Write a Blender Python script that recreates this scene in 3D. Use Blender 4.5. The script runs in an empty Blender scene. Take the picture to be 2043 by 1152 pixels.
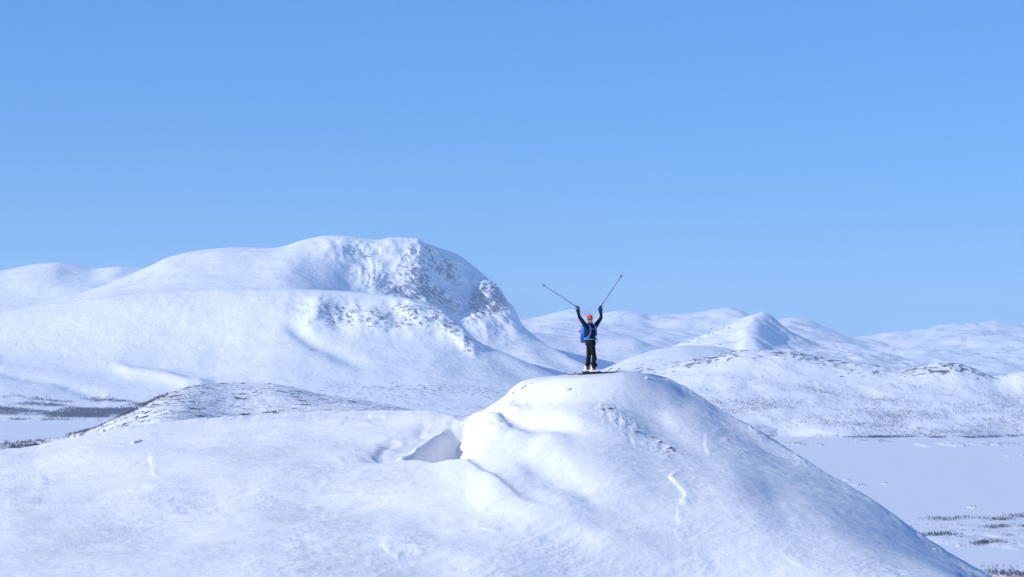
import bpy, bmesh, math, random
import numpy as np
from mathutils import Vector, Matrix

# ------------------------------------------------------------------ camera, sky, sun, exposure
scene = bpy.context.scene
col = scene.collection
R = math.radians
F, CX, HZ, CZ = 4608.0, 1021.5, 690.0, 300.0      # focal length / horizon row (pixels of the photograph), eye height

cam_d = bpy.data.cameras.new('camera')
cam = bpy.data.objects.new('camera', cam_d); col.objects.link(cam)
cam.location = (0, 0, CZ); cam.rotation_euler = (R(90), 0, 0)
cam_d.sensor_width = 36.0; cam_d.lens = 36.0 * F / 2043.0
cam_d.shift_y = (HZ - 576.0) / 2043.0
cam_d.clip_start = 0.5; cam_d.clip_end = 90000
scene.camera = cam

SUN_EL = R(25)
SUN_AZ = Vector((-0.915, -0.40, 0)).normalized()
sun_dir = SUN_AZ * math.cos(SUN_EL) + Vector((0, 0, math.sin(SUN_EL)))
w = bpy.data.worlds.new('World'); scene.world = w; w.use_nodes = True
nt = w.node_tree; nt.nodes.clear()
sky = nt.nodes.new('ShaderNodeTexSky'); sky.sky_type = 'NISHITA'; sky.sun_disc = False
sky.sun_elevation = SUN_EL; sky.sun_rotation = math.atan2(SUN_AZ.x, SUN_AZ.y)
sky.altitude = 900; sky.air_density = 1.0; sky.dust_density = 0.0; sky.ozone_density = 2.0
tint = nt.nodes.new('ShaderNodeMix'); tint.data_type = 'RGBA'; tint.blend_type = 'MULTIPLY'
tint.inputs[0].default_value = 1.0
tint.inputs[7].default_value = (0.66, 1.43, 2.80, 1)
flat = nt.nodes.new('ShaderNodeGamma'); flat.inputs[1].default_value = 0.62      # even, deep blue winter sky
bg = nt.nodes.new('ShaderNodeBackground'); bg.inputs[1].default_value = 0.10
wo = nt.nodes.new('ShaderNodeOutputWorld')
nt.links.new(sky.outputs[0], flat.inputs[0]); nt.links.new(flat.outputs[0], tint.inputs[6]); nt.links.new(tint.outputs[2], bg.inputs[0]); nt.links.new(bg.outputs[0], wo.inputs[0])

sl = bpy.data.lights.new('sun', 'SUN'); sl.energy = 4.3; sl.angle = R(0.53); sl.color = (1.0, 0.965, 0.91)
so = bpy.data.objects.new('sun', sl); col.objects.link(so)
so.rotation_euler = (-sun_dir).to_track_quat('-Z', 'Y').to_euler(); so.location = (-60, -20, 360)

scene.view_settings.view_transform = 'Standard'; scene.view_settings.look = 'None'
scene.view_settings.gamma = 1.0; scene.view_settings.use_curve_mapping = False
scene.view_settings.exposure = 0.0
scene.render.engine = 'CYCLES'
scene.cycles.max_bounces = 6; scene.cycles.diffuse_bounces = 2; scene.cycles.volume_bounces = 1
scene.cycles.use_denoising = True

rng = np.random.default_rng(7)
random.seed(7)

# ------------------------------------------------------------------ numeric helpers
def P(u, v, D):
    return np.array([(u - CX) / F * D, D, CZ + (HZ - v) / F * D])

def zv(v, D): return CZ + (HZ - v) / F * D
def lakeD(v): return CZ * F / (v - HZ)

def pchip(xk, yk, x):
    xk = np.asarray(xk, float); yk = np.asarray(yk, float); x = np.asarray(x, float)
    h = np.diff(xk); sh = (-1,) + (1,) * (yk.ndim - 1)
    d = np.diff(yk, axis=0) / h.reshape(sh)
    m = np.zeros_like(yk); m[0] = d[0]; m[-1] = d[-1]
    if len(xk) > 2:
        a, b = d[:-1], d[1:]
        w1 = (2 * h[1:] + h[:-1]).reshape(sh); w2 = (h[1:] + 2 * h[:-1]).reshape(sh)
        with np.errstate(divide='ignore', invalid='ignore'):
            hm = (w1 + w2) / (w1 / a + w2 / b)
        m[1:-1] = np.where(a * b > 0, hm, 0)
    i = np.clip(np.searchsorted(xk, x, side='right') - 1, 0, len(xk) - 2)
    t = np.clip((x - xk[i]) / h[i], 0, 1); hh = h[i]
    if yk.ndim > 1: t = t.reshape(sh); hh = hh.reshape(sh)
    t2, t3 = t * t, t ** 3
    return (2*t3 - 3*t2 + 1) * yk[i] + (t3 - 2*t2 + t) * hh * m[i] + (-2*t3 + 3*t2) * yk[i+1] + (t3 - t2) * hh * m[i+1]

def curve(pts, u):
    pts = sorted(pts)
    return pchip([p[0] for p in pts], [p[1] for p in pts], u)

def sm(a, b, x):
    t = np.clip((x - a) / (b - a), 0, 1); return t * t * (3 - 2 * t)

def perlin(x, y, seed=0):
    xi = np.floor(x).astype(np.int64); yi = np.floor(y).astype(np.int64)
    xf = x - xi; yf = y - yi
    def g(ix, iy, dx, dy):
        n = (ix * 374761393 + iy * 668265263 + seed * 2246822519) & 0xFFFFFFFF
        n = ((n ^ (n >> 13)) * 1274126177) & 0xFFFFFFFF
        a = ((n ^ (n >> 16)) & 0xFFFF) * (2 * np.pi / 65536)
        return np.cos(a) * dx + np.sin(a) * dy
    ux = xf**3 * (xf * (xf * 6 - 15) + 10); uy = yf**3 * (yf * (yf * 6 - 15) + 10)
    a = g(xi, yi, xf, yf); b = g(xi + 1, yi, xf - 1, yf); c = g(xi, yi + 1, xf, yf - 1); d = g(xi + 1, yi + 1, xf - 1, yf - 1)
    return 1.5 * (a + ux * (b - a) + uy * (c - a + ux * (a - b - c + d)))

def fbm(x, y, o=4, seed=0, gain=0.5):
    s = 0; a = 1.0
    for k in range(o):
        s = s + a * perlin(x, y, seed + k * 17); a *= gain; x = x * 2.03 + 3.1; y = y * 2.03 + 7.7
    return s

def ridged(x, y, o=4, seed=0, gain=0.5):
    s = 0; a = 1.0
    for k in range(o):
        s = s + a * (1 - 2 * np.abs(perlin(x, y, seed + k * 17))); a *= gain; x = x * 2.07 + 1.7; y = y * 2.07 + 9.2
    return s

def blob(U, V, u0, v0, ru, rv, ang=0.0):
    c, s = math.cos(R(ang)), math.sin(R(ang))
    du, dv = U - u0, V - v0
    a = (du * c + dv * s) / ru; b = (-du * s + dv * c) / rv
    return np.exp(-(a * a + b * b))

def pdist(U, V, pts, vs=1.0):
    """signed distance (positive on the right of travel) to a polyline in photograph pixels, and the position 0..1 along it"""
    best = np.full(U.shape, 1e9); sgn = np.zeros(U.shape); pos = np.zeros(U.shape)
    L = [math.hypot(b[0]-a[0], b[1]-a[1]) for a, b in zip(pts, pts[1:])]; T = sum(L); acc = 0
    for (a, b), l in zip(zip(pts, pts[1:]), L):
        dx, dy = b[0]-a[0], (b[1]-a[1]) * vs
        px, py = U - a[0], (V - a[1]) * vs
        t = np.clip((px*dx + py*dy) / (dx*dx + dy*dy), 0, 1)
        d = np.hypot(px - t*dx, py - t*dy)
        m = d < best
        best = np.where(m, d, best); sgn = np.where(m, np.sign(dx*py - dy*px), sgn); pos = np.where(m, (acc + t*l) / T, pos)
        acc += l
    return best * sgn, pos

# ------------------------------------------------------------------ scene helpers
def tag(o, label=None, cat=None, group=None, kind=None):
    if label: o['label'] = label
    if cat: o['category'] = cat
    if group: o['group'] = group
    if kind: o['kind'] = kind
    return o

def empty(name, loc, label, cat, group=None):
    o = bpy.data.objects.new(name, None); col.objects.link(o); o.location = loc; o.empty_display_size = 0.1
    return tag(o, label, cat, group)

def link(name, me, mat, parent=None, smooth=True):
    o = bpy.data.objects.new(name, me); col.objects.link(o)
    if mat and not me.materials: me.materials.append(mat)
    if smooth and len(me.polygons): me.polygons.foreach_set('use_smooth', [True] * len(me.polygons))
    if parent: o.parent = parent
    return o

def mesh_np(name, verts, faces):
    """verts (N,3), faces (M,k) numpy arrays"""
    me = bpy.data.meshes.new(name); k = faces.shape[1]
    me.vertices.add(len(verts)); me.vertices.foreach_set('co', np.ascontiguousarray(verts, np.float32).ravel())
    me.loops.add(faces.size); me.loops.foreach_set('vertex_index', np.ascontiguousarray(faces, np.int32).ravel())
    me.polygons.add(len(faces)); me.polygons.foreach_set('loop_start', np.arange(0, faces.size, k, dtype=np.int32))
    me.update(calc_edges=True); me.validate()
    return me

def grid_obj(name, X, Y, Z, mat, bare=None, kind='structure', label=None, cat=None):
    r, c = X.shape
    idx = np.arange(r * c).reshape(r, c)
    f = np.stack([idx[:-1, :-1], idx[:-1, 1:], idx[1:, 1:], idx[1:, :-1]], -1).reshape(-1, 4)
    me = mesh_np(name, np.stack([X, Y, Z], -1).reshape(-1, 3), f)
    if bare is not None:
        at = me.attributes.new('bare', 'FLOAT', 'POINT'); at.data.foreach_set('value', np.clip(bare, 0, 1).astype(np.float32).ravel())
    return tag(link(name, me, mat), label, cat, None, kind)

def loft(lines, segs):
    """lines: list of (D[u], z[u]) from near to far; returns D, z grids"""
    K = len(lines); t = [0.0]
    for k, n in enumerate(segs): t += list(np.linspace(k, k + 1, n + 1)[1:])
    t = np.array(t)
    D = pchip(np.arange(K), np.stack([l[0] for l in lines]), t)
    Z = pchip(np.arange(K), np.stack([l[1] for l in lines]), t)
    return D, Z, t

def pix(X, Y, Z): return CX + X / Y * F, HZ - (Z - CZ) / Y * F

# ------------------------------------------------------------------ materials
def mat_new(name):
    m = bpy.data.materials.new(name); m.use_nodes = True
    return m, m.node_tree, m.node_tree.nodes['Principled BSDF']

def N(t, typ, **kw):
    n = t.nodes.new(typ)
    for k, v in kw.items(): setattr(n, k, v)
    return n

def noise_node(t, vec, scale, detail=4, rough=0.55, stretch=None, rot=None, grain=False):
    mp = N(t, 'ShaderNodeMapping'); t.links.new(vec, mp.inputs[0])
    if grain: mp.vector_type = 'TEXTURE'
    if stretch: mp.inputs['Scale'].default_value = stretch
    if rot: mp.inputs['Rotation'].default_value = rot
    n = N(t, 'ShaderNodeTexNoise'); n.inputs['Scale'].default_value = scale
    n.inputs['Detail'].default_value = detail; n.inputs['Roughness'].default_value = rough
    t.links.new(mp.outputs[0], n.inputs['Vector']); return n

def math_node(t, op, a, b=None, clamp=False):
    n = N(t, 'ShaderNodeMath', operation=op); n.use_clamp = clamp
    for i, x in enumerate((a, b)):
        if x is None: continue
        if isinstance(x, (int, float)): n.inputs[i].default_value = x
        else: t.links.new(x, n.inputs[i])
    return n.outputs[0]

SNOW = (0.86, 0.868, 0.88, 1)
def snow_mat(name, bare_col=(0.07, 0.06, 0.06, 1), bare_col2=(0.16, 0.14, 0.13, 1), bs=None, bump=(), gain=2.4, stretch=(1, 1, 1), snow=SNOW, rough=0.55, sharp=7.0, grain=None, mot=None):
    """snow whose wind-bared ground follows the 'bare' attribute, broken up by noise of size bs (metres); bump: (scale, distance, stretch)"""
    m, t, b = mat_new(name)
    g = N(t, 'ShaderNodeTexCoord').outputs['Object']
    big = noise_node(t, g, mot[0], 5, .6, mot[1]) if mot else noise_node(t, g, bump[0][0] * 0.07 if bump else 0.01, 3)
    mx = N(t, 'ShaderNodeMix', data_type='RGBA'); t.links.new(big.outputs[0], mx.inputs[0])
    mx.inputs[6].default_value = tuple(c * (mot[2] if mot else 0.965) for c in snow[:3]) + (1,); mx.inputs[7].default_value = snow
    out = mx.outputs[2]
    if bs:
        at = N(t, 'ShaderNodeAttribute', attribute_name='bare')
        n1 = noise_node(t, g, 1.0 / bs, 6, 0.62, stretch, grain, grain is not None)
        d = math_node(t, 'SUBTRACT', n1.outputs[0], 0.5)
        s = math_node(t, 'ADD', math_node(t, 'MULTIPLY', d, gain), at.outputs['Fac'])
        mk = math_node(t, 'MULTIPLY', math_node(t, 'SUBTRACT', s, 0.5), sharp, clamp=True)
        n2 = noise_node(t, g, 4.0 / bs, 3)
        rc = N(t, 'ShaderNodeMix', data_type='RGBA'); t.links.new(n2.outputs[0], rc.inputs[0])
        rc.inputs[6].default_value = bare_col; rc.inputs[7].default_value = bare_col2
        fm = N(t, 'ShaderNodeMix', data_type='RGBA'); t.links.new(mk, fm.inputs[0])
        t.links.new(out, fm.inputs[6]); t.links.new(rc.outputs[2], fm.inputs[7]); out = fm.outputs[2]
    t.links.new(out, b.inputs['Base Color'])
    b.inputs['Roughness'].default_value = rough; b.inputs['Specular IOR Level'].default_value = 0.25
    prev = None
    for sc, dist, st, rot in bump:
        n = noise_node(t, g, sc, 5, 0.6, st, rot)
        bn = N(t, 'ShaderNodeBump'); bn.inputs['Strength'].default_value = 1.0; bn.inputs['Distance'].default_value = dist
        t.links.new(n.outputs[0], bn.inputs['Height'])
        if prev: t.links.new(prev, bn.inputs['Normal'])
        prev = bn.outputs[0]
    if prev: t.links.new(prev, b.inputs['Normal'])
    return m

def plain(name, c, rough=0.6, spec=0.3, var=0.12, scale=40, metal=0.0):
    m, t, b = mat_new(name)
    g = N(t, 'ShaderNodeTexCoord').outputs['Object']
    n = noise_node(t, g, scale, 3)
    mx = N(t, 'ShaderNodeMix', data_type='RGBA'); t.links.new(n.outputs[0], mx.inputs[0])
    mx.inputs[6].default_value = tuple(x * (1 - var) for x in c) + (1,); mx.inputs[7].default_value = tuple(min(1, x * (1 + var)) for x in c) + (1,)
    t.links.new(mx.outputs[2], b.inputs['Base Color'])
    b.inputs['Roughness'].default_value = rough; b.inputs['Specular IOR Level'].default_value = spec; b.inputs['Metallic'].default_value = metal
    bn = N(t, 'ShaderNodeBump'); bn.inputs['Strength'].default_value = 0.25; bn.inputs['Distance'].default_value = 0.004
    t.links.new(n.outputs[0], bn.inputs['Height']); t.links.new(bn.outputs[0], b.inputs['Normal'])
    return m

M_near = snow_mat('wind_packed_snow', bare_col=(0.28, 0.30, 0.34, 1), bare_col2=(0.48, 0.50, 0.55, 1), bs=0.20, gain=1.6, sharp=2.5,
                  bump=((1.1, 0.03, (1, 2.6, 1), (0, 0, R(24))), (5.5, 0.016, (1, 4.5, 1), (0, 0, R(24))), (30, 0.006, None, None)))
M_spur = snow_mat('spur_snow_and_heath', bare_col=(0.045, 0.048, 0.065, 1), bare_col2=(0.10, 0.105, 0.13, 1), bs=8, gain=2.5, stretch=(1, 1, 3), bump=((0.05, 2.0, None, None), (0.25, 0.5, None, None)))
M_mtn = snow_mat('mountain_snow_and_rock', bare_col=(0.085, 0.10, 0.135, 1), bare_col2=(0.19, 0.215, 0.26, 1), bs=15, gain=2.4, stretch=(2.3, 1, .9), grain=(0, R(36), 0), sharp=3.2,
                 bump=((0.006, 14.0, None, None), (0.03, 3.0, None, None)))
M_hill = snow_mat('hill_snow_and_heath', bare_col=(0.055, 0.055, 0.065, 1), bare_col2=(0.12, 0.115, 0.12, 1), bs=24, gain=2.6, stretch=(1, 1, 1.8), sharp=4.5,
                  bump=((0.012, 6.0, None, None), (0.06, 1.2, None, None)))
M_far = snow_mat('far_snow_and_rock', bare_col=(0.08, 0.08, 0.09, 1), bare_col2=(0.17, 0.17, 0.18, 1), bs=80, gain=2.6, stretch=(1, 1, 2.0),
                 bump=((0.004, 22.0, None, None), (0.02, 4.0, None, None)))
M_lake = snow_mat('lake_snow', mot=(0.004, (1, 7, 1), .95), bump=((0.004, 1.3, (1, 5, 1), (0, 0, R(8))), (0.03, 0.25, (1, 4, 1), (0, 0, R(8)))))
M_isle = snow_mat('islet_snow_and_heath', bs=14, gain=2.2, bump=((0.05, 1.0, None, None),))
M_birch = plain('birch_twigs', (0.085, 0.078, 0.10), 0.8, 0.1, 0.3, 0.15)

# ------------------------------------------------------------------ the setting: lake, far ranges, mountains, hills
def sheet(name, x0, x1, y0, y1, z, mat, n=24):
    X, Y = np.meshgrid(np.linspace(x0, x1, n), np.linspace(y0, y1, n))
    return grid_obj(name, X, Y, np.full(X.shape, float(z)), mat)
sheet('frozen_lake', -26000, 26000, -9000, 34000, 0.0, M_lake)

def columns(u0, u1, du, lo=-500, hi=2543):
    a = list(np.arange(max(u0, -60), min(u1, 2103) + du, du))
    if u0 < -60: a = list(np.linspace(u0, -60, 24)[:-1]) + a
    if u1 > 2103: a = a + list(np.linspace(a[-1], u1, 24)[1:])
    return np.array(a)

# far-left rounded hill behind the shoulder
u = columns(-700, 620, 4)
vc = curve([(-700, 575), (-300, 556), (0, 540), (40, 532), (70, 527), (105, 525), (150, 533), (190, 540), (235, 538), (268, 541), (300, 545), (400, 560), (620, 600)], u)
D, Z, t = loft([(u*0 + 11000, zv(700, 11000) + u*0), (u*0 + 12800, zv(curve([(-700, 640), (0, 625), (200, 610), (620, 640)], u), 12800)),
                (u*0 + 14300, zv(vc, 14300)), (u*0 + 15600, zv(vc, 14300) - 90), (u*0 + 18500, u*0 - 5)], [20, 60, 20, 12])
X = (u - CX) / F * D
up = sm(0, 1, t)[:, None] * (1 - sm(3, 4, t))[:, None]
Z = Z + up * (28 * fbm(X/1500, D/1500, 3, 3) - 20*sm(.2, 1, blob(X/14300*F+CX, t[:, None]*100, 190, 165, 60, 40)) + 5 * fbm(X/300, D/300, 3, 8))
grid_obj('far_hill', X, D, Z, M_far, 0.02 + 0*X)

# summit massif with its cliffs
u = columns(-300, 1420, 2)
crest = [(-300, 660), (-100, 628), (0, 614), (70, 604), (140, 590), (210, 572), (260, 553), (300, 533), (340, 513), (400, 500), (470, 494), (540, 495), (568, 491), (595, 482), (620, 476), (650, 471), (690, 473), (730, 478), (755, 480),
         (785, 475), (832, 476), (850, 487), (885, 497), (912, 507), (940, 527), (962, 545), (985, 567), (1010, 597), (1030, 626), (1042, 647), (1062, 668), (1090, 690), (1120, 708), (1160, 726), (1230, 748), (1420, 790)]
vc = curve(crest, u)
Dc = curve([(-300, 12700), (300, 12600), (560, 12500), (830, 12450), (940, 12650), (1040, 12600), (1160, 11700), (1420, 11200)], u)
cl = sm(590, 720, u) * (1 - sm(985, 1060, u))                       # where the front is a cliff
vm = curve([(-300, 690), (0, 640), (300, 572), (500, 552), (570, 545), (640, 562), (700, 585), (760, 603), (800, 615), (900, 640), (1000, 668), (1060, 700), (1160, 748), (1420, 800)], u)
vm = np.maximum(vm, vc + 8)
Dm = np.minimum(curve([(-300, 11900), (0, 11850), (300, 11800), (560, 11800), (700, 11900), (830, 12000), (950, 12200), (1010, 12100), (1070, 11750), (1160, 11250), (1420, 10900)], u), Dc - 60)
vb = curve([(-300, 720), (0, 680), (300, 640), (600, 640), (800, 700), (1000, 765), (1160, 778), (1420, 820)], u)
vb = np.maximum(vb, vm + 8)
Db = curve([(-300, 10900), (300, 10900), (700, 10900), (1000, 10900), (1160, 10550), (1420, 10300)], u)
D, Z, t = loft([(u*0 + 9800, u*0 - 5), (Db, zv(vb, Db)), (Dm, zv(vm, Dm)), (Dc, zv(vc, Dc)), (Dc + 900, zv(vc, Dc) - 40), (Dc + 5200, u*0 - 5)], [8, 110, 170, 24, 16])
T = t[:, None]; X = (u - CX) / F * D; U, V = pix(X, D, Z)
act = sm(0.3, 1.2, T) * (1 - sm(3.02, 3.4, T))
top = 1 - sm(2.80, 3.0, T)                                              # keep the traced skyline
cliff = np.clip(blob(U, V, 865, 545, 85, 52, 35)*1.1 + blob(U, V, 985, 605, 62, 60, 48)*0.95 + blob(U, V, 730, 530, 110, 34, 36)*0.55 + blob(U, V, 890, 605, 70, 30, 30)*.8 + blob(U, V, 800, 590, 60, 22, 25)*.5, 0, 1) * sm(1.2, 1.7, T)
Z = Z + act * top * (18 * fbm(X/900, D/900, 3, 5) + 4 * fbm(X/180, D/180, 3, 6))
ca, cb = X * .8 + Z * .6, -X * .6 + Z * .8                              # across / along the gullies, which run down to the right
rib = ridged(ca / 330 + .3 * fbm(X/200, Z/200, 2, 12), cb / 620, 4, 11, 0.5)
steps = ridged(X / 120, Z / 46, 4, 29, .6)
Z = Z + act * sm(0, .25, 3.0 - T) * np.clip(cliff * 1.3, 0, 1) * (40 * (rib - 0.5) + 2.5 * steps)
ds_, ps_ = pdist(U, V, [(665, 487), (720, 489), (770, 491), (830, 491), (868, 505), (905, 528), (945, 560), (985, 604), (1010, 640)])
ds_ = ds_ + 4 * fbm(X/120, D/120, 3, 83) + 2.5 * fbm(X/35, Z/35, 2, 85)
scarp = sm(0, .12, ps_) * (1 - sm(.75, 1, ps_)) * act
Z = Z - 30 * sm(-1, 7, ds_) * scarp * (1 - .6 * sm(10, 90, ds_))          # edge of the plateau
scar = np.exp(-((ds_ - 9) / 10) ** 2) * scarp
# snow apron / bowl in the cliff and rime cornice on the plateau edge
Z = Z + act * (-30) * blob(U, V, 905, 563, 40, 26, 30)
Z = Z + act * top * 12 * np.exp(-((T - 2.93) / 0.03) ** 2) * sm(570, 640, U) * (1 - sm(860, 900, U))
Y = D - act * cliff * top * (30 * ridged(ca/260, cb/420, 3, 41, 0.45) + 5 * steps)
bare = cliff * (0.40 + 0.18 * ridged(ca/150, cb/240, 3, 51) + .06 * steps) + 0.30 * blob(U, V, 880, 520, 55, 18, 35) + 0.14 * blob(U, V, 860, 570, 50, 36, 40) + 0.10 * sm(930, 1000, U) * (1 - sm(1030, 1200, U)) * cliff
bare -= 0.6 * blob(U, V, 905, 563, 36, 24, 30) + 0.5 * blob(U, V, 985, 690, 60, 36, 25)
bare += 0.30 * scar * sm(-.3, .5, fbm(X/150, D/150, 3, 87)) + 0.08 * fbm(X/260, D/260, 3, 77) * sm(1.0, 1.4, T)
bare = np.where(T > 2.97, 0, bare)
grid_obj('summit_massif', X, Y, Z, M_mtn, bare)

# front shoulder with the lower cliff band, running down to the left lake shore
u = columns(-700, 1330, 2.5)
crest = [(-700, 670), (-200, 640), (0, 622), (60, 612), (130, 602), (200, 593), (300, 583), (420, 576), (520, 575), (620, 578), (700, 582), (780, 590), (830, 598), (860, 606), (895, 622), (925, 652), (950, 678),
         (985, 696), (1020, 709), (1060, 727), (1100, 746), (1150, 764), (1230, 785), (1330, 800)]
vc = curve(crest, u); Dc = curve([(-700, 11000), (0, 10900), (500, 10800), (830, 10700), (950, 10550), (1150, 10350), (1330, 10200)], u)
vm = curve([(-700, 735), (0, 715), (200, 712), (420, 700), (600, 672), (720, 680), (850, 690), (950, 722), (1100, 770), (1330, 815)], u); vm = np.maximum(vm, vc + 6)
Dm = curve([(-700, 10350), (0, 10350), (420, 10300), (720, 10330), (900, 10300), (1150, 10100), (1330, 10050)], u)
vf = curve([(-700, 800), (0, 790), (200, 796), (400, 790), (600, 782), (800, 784), (1000, 790), (1330, 830)], u); vf = np.maximum(vf, vm + 6)
Df = curve([(-700, 9600), (0, 9600), (400, 9620), (800, 9700), (1100, 9700), (1330, 9650)], u)
D, Z, t = loft([(u*0 + 8950, u*0 - 4), (u*0 + 9080, u*0 + 1), (Df, zv(vf, Df)), (Dm, zv(vm, Dm)), (Dc, zv(vc, Dc)), (Dc + 500, zv(vc, Dc) - 30), (Dc + 1500, zv(vc, Dc) - 260)], [4, 34, 90, 120, 10, 8])
T = t[:, None]; X = (u - CX) / F * D; U, V = pix(X, D, Z)
act = sm(1.2, 2.4, T) * (1 - sm(4.0, 4.6, T)); top = 1 - sm(3.75, 4.0, T)
cliff = np.clip(blob(U, V, 665, 628, 75, 30, 12)*1.15 + blob(U, V, 850, 628, 60, 34, 25)*1.25 + blob(U, V, 925, 680, 60, 16, 42)*1.1 + blob(U, V, 760, 640, 60, 26, 10)*0.8, 0, 1)
Z = Z + act * top * (16 * fbm(X/800, D/800, 3, 15) + 2.0 * fbm(X/150, D/150, 3, 16))
dline, pos = pdist(U, V, [(215, 728), (262, 745), (330, 756), (372, 768), (440, 772)])
Z = Z + act * 22 * np.exp(-(dline / 10) ** 2) * sm(0, .2, pos) * (1 - sm(.8, 1, pos)) * (1 - cliff)
dline, pos = pdist(U, V, [(320, 660), (420, 705), (470, 730)])
Z = Z + act * 8 * np.tanh(dline / 22) * np.exp(-(dline / 60) ** 2) * sm(0, .4, pos) * (1 - sm(.5, 1, pos))
dline, pos = pdist(U, V, [(560, 630), (640, 690), (760, 745)])
Z = Z - act * 24 * np.exp(-(dline / 16) ** 2) * sm(0, .2, pos) * (1 - sm(.6, 1, pos))
dline, pos = pdist(U, V, [(-20, 740), (110, 765), (200, 792)])
Z = Z - act * 14 * np.exp(-(dline / 10) ** 2)
Z = Z + sm(2.6, 3.2, T) * sm(0, .3, 4.0 - T) * cliff * (24 * (ridged((X*.8+Z*.6)/260, (Z*.8-X*.6)/380, 3, 31, 0.5) - 0.5) + 2.5 * ridged(X/80, Z/40, 3, 39, 0.6))
Y = D - sm(0, .3, 4.0 - T) * cliff * 24 * ridged(X/220, Z/160, 3, 61, 0.45)
bare = cliff * (0.37 + 0.20 * ridged((X*.8+Z*.6)/130, (Z*.8-X*.6)/120, 3, 71))
bare += 0.24 * (np.abs(pdist(U, V, [(60, 648), (130, 634), (230, 616), (300, 600)])[0]) < 3) + 0.22 * blob(U, V, 120, 690, 26, 6, -12) + 0.25 * blob(U, V, 120, 704, 9, 3)
bare += 0.26 * blob(U, V, 1020, 745, 90, 22, 26) + 0.24 * blob(U, V, 900, 780, 200, 12) + 0.08 * fbm(X/200, D/120, 3, 78) * sm(480, 620, U)
bare += 0.30 * sm(1.0, 1.3, T) * (1 - sm(1.9, 2.5, T)) * sm(520, 640, U)
SH = (X, Y, Z, T)
grid_obj('shoulder_mountain', X, Y, Z, M_mtn, bare)

# far ranges on the right
def far_range(name, u0, u1, du, crest, Dc, vbase, Db, seed, amp, mat=M_far, bare0=0.08, mid=None, rows=70, fine=5.0):
    u = columns(u0, u1, du); vc = curve(crest, u); vb = curve(vbase, u); vb = np.maximum(vb, vc + 3)
    lines = [(u*0 + Db - 900, -5 + 0*u), (u*0 + Db, zv(vb, Db))]
    if mid:
        vm = np.clip(curve(mid[0], u), vc + 2, vb - 1); lines.append((u*0 + mid[1], zv(vm, mid[1])))
    lines += [(u*0 + Dc, zv(vc, Dc)), (u*0 + Dc + 700, zv(vc, Dc) - 40), (u*0 + Dc + 3200, u*0 - 5)]
    K = len(lines); segs = [6] + [rows] * (K - 4) + [10, 8]
    D, Z, t = loft(lines, segs); T = t[:, None]; X = (u - CX) / F * D; U, V = pix(X, D, Z)
    kc = K - 3
    act = sm(0.5, 1.3, T) * sm(0, .25, kc - T)
    Z = Z + act * (amp * fbm(X/1100, D/1100, 4, seed) + fine * fbm(X/200, D/200, 3, seed + 5))
    bare = bare0 + 0.14 * fbm(X/700, D/350, 3, seed + 9) + 0 * X
    return u, X, D, Z, T, U, V, bare, kc

u, X, Y, Z, T, U, V, bare, kc = far_range('a', 1500, 2750, 5, [(1500, 690), (1640, 682), (1700, 674), (1760, 667), (1790, 664), (1850, 658), (1880, 650), (1910, 648), (1960, 645), (1985, 645), (2020, 652), (2060, 652), (2300, 662), (2750, 670)], 22500,
                                          [(1500, 735), (2043, 742), (2750, 745)], 15500, 101, 60, mid=([(1500, 705), (1800, 695), (2043, 690), (2750, 700)], 18000), bare0=0.15, fine=10)
grid_obj('distant_fell', X, Y, Z, M_far, bare)
u, X, Y, Z, T, U, V, bare, kc = far_range('b', 900, 1950, 4, [(900, 650), (1000, 641), (1050, 636), (1085, 630), (1120, 621), (1150, 617), (1172, 622), (1190, 627), (1215, 624), (1250, 622), (1280, 626), (1300, 631), (1340, 628), (1400, 622), (1430, 617), (1452, 615), (1475, 619), (1500, 630),
                                          (1540, 640), (1580, 634), (1610, 637), (1640, 650), (1670, 663), (1700, 675), (1760, 690), (1830, 707), (1950, 735)], 19300,
                                          [(900, 700), (1200, 690), (1500, 700), (1800, 735), (1950, 760)], 16300, 121, 55, mid=([(900, 672), (1100, 656), (1300, 660), (1500, 665), (1700, 690), (1950, 740)], 17700), bare0=0.12, fine=8)
grid_obj('rolling_fell', X, Y, Z, M_far, bare)
u, X, Y, Z, T, U, V, bare, kc = far_range('c', 950, 1500, 4, [(950, 668), (1050, 662), (1100, 667), (1160, 674), (1230, 674), (1262, 675), (1300, 688), (1340, 698), (1400, 712), (1500, 740)], 15500, [(950, 738), (1250, 738), (1500, 755)], 14200, 131, 20)
grid_obj('valley_swell', X, Y, Z, M_far, bare + 0.04)
u, X, Y, Z, T, U, V, bare, kc = far_range('d', 1180, 2000, 3, [(1180, 742), (1300, 712), (1340, 692), (1380, 676), (1420, 660), (1455, 643), (1480, 632), (1500, 627), (1522, 628), (1540, 635), (1560, 651), (1582, 668), (1610, 684), (1645, 696), (1700, 706), (1760, 712), (1830, 724), (2000, 745)], 12200,
                                          [(1180, 760), (1400, 738), (1600, 735), (2000, 760)], 10600, 141, 22, mid=([(1180, 750), (1340, 706), (1440, 672), (1500, 660), (1560, 690), (1700, 715), (2000, 752)], 11700), rows=60, fine=9)
dl, pos = pdist(U, V, [(1508, 628), (1490, 650), (1478, 668), (1480, 700)])
Z = Z + 11 * (ridged(X/300, Y/260, 3, 147) - .5) * sm(.8, 1.3, T) * sm(0, .2, kc - T)
Z = Z - 14 * np.tanh(dl / 14) * np.exp(-(dl / 55) ** 2)
bare = bare + 0.30 * np.exp(-(pdist(U, V, [(1310, 705), (1390, 672), (1470, 642)])[0] / 7) ** 2) - 0.2 * blob(U, V, 1530, 680, 50, 30)
bare += 0.25 * blob(U, V, 1538, 648, 16, 4, 50) + 0.25 * blob(U, V, 1430, 690, 50, 10, -20)
grid_obj('pointed_fell', X, Y, Z, M_hill, bare)
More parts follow.
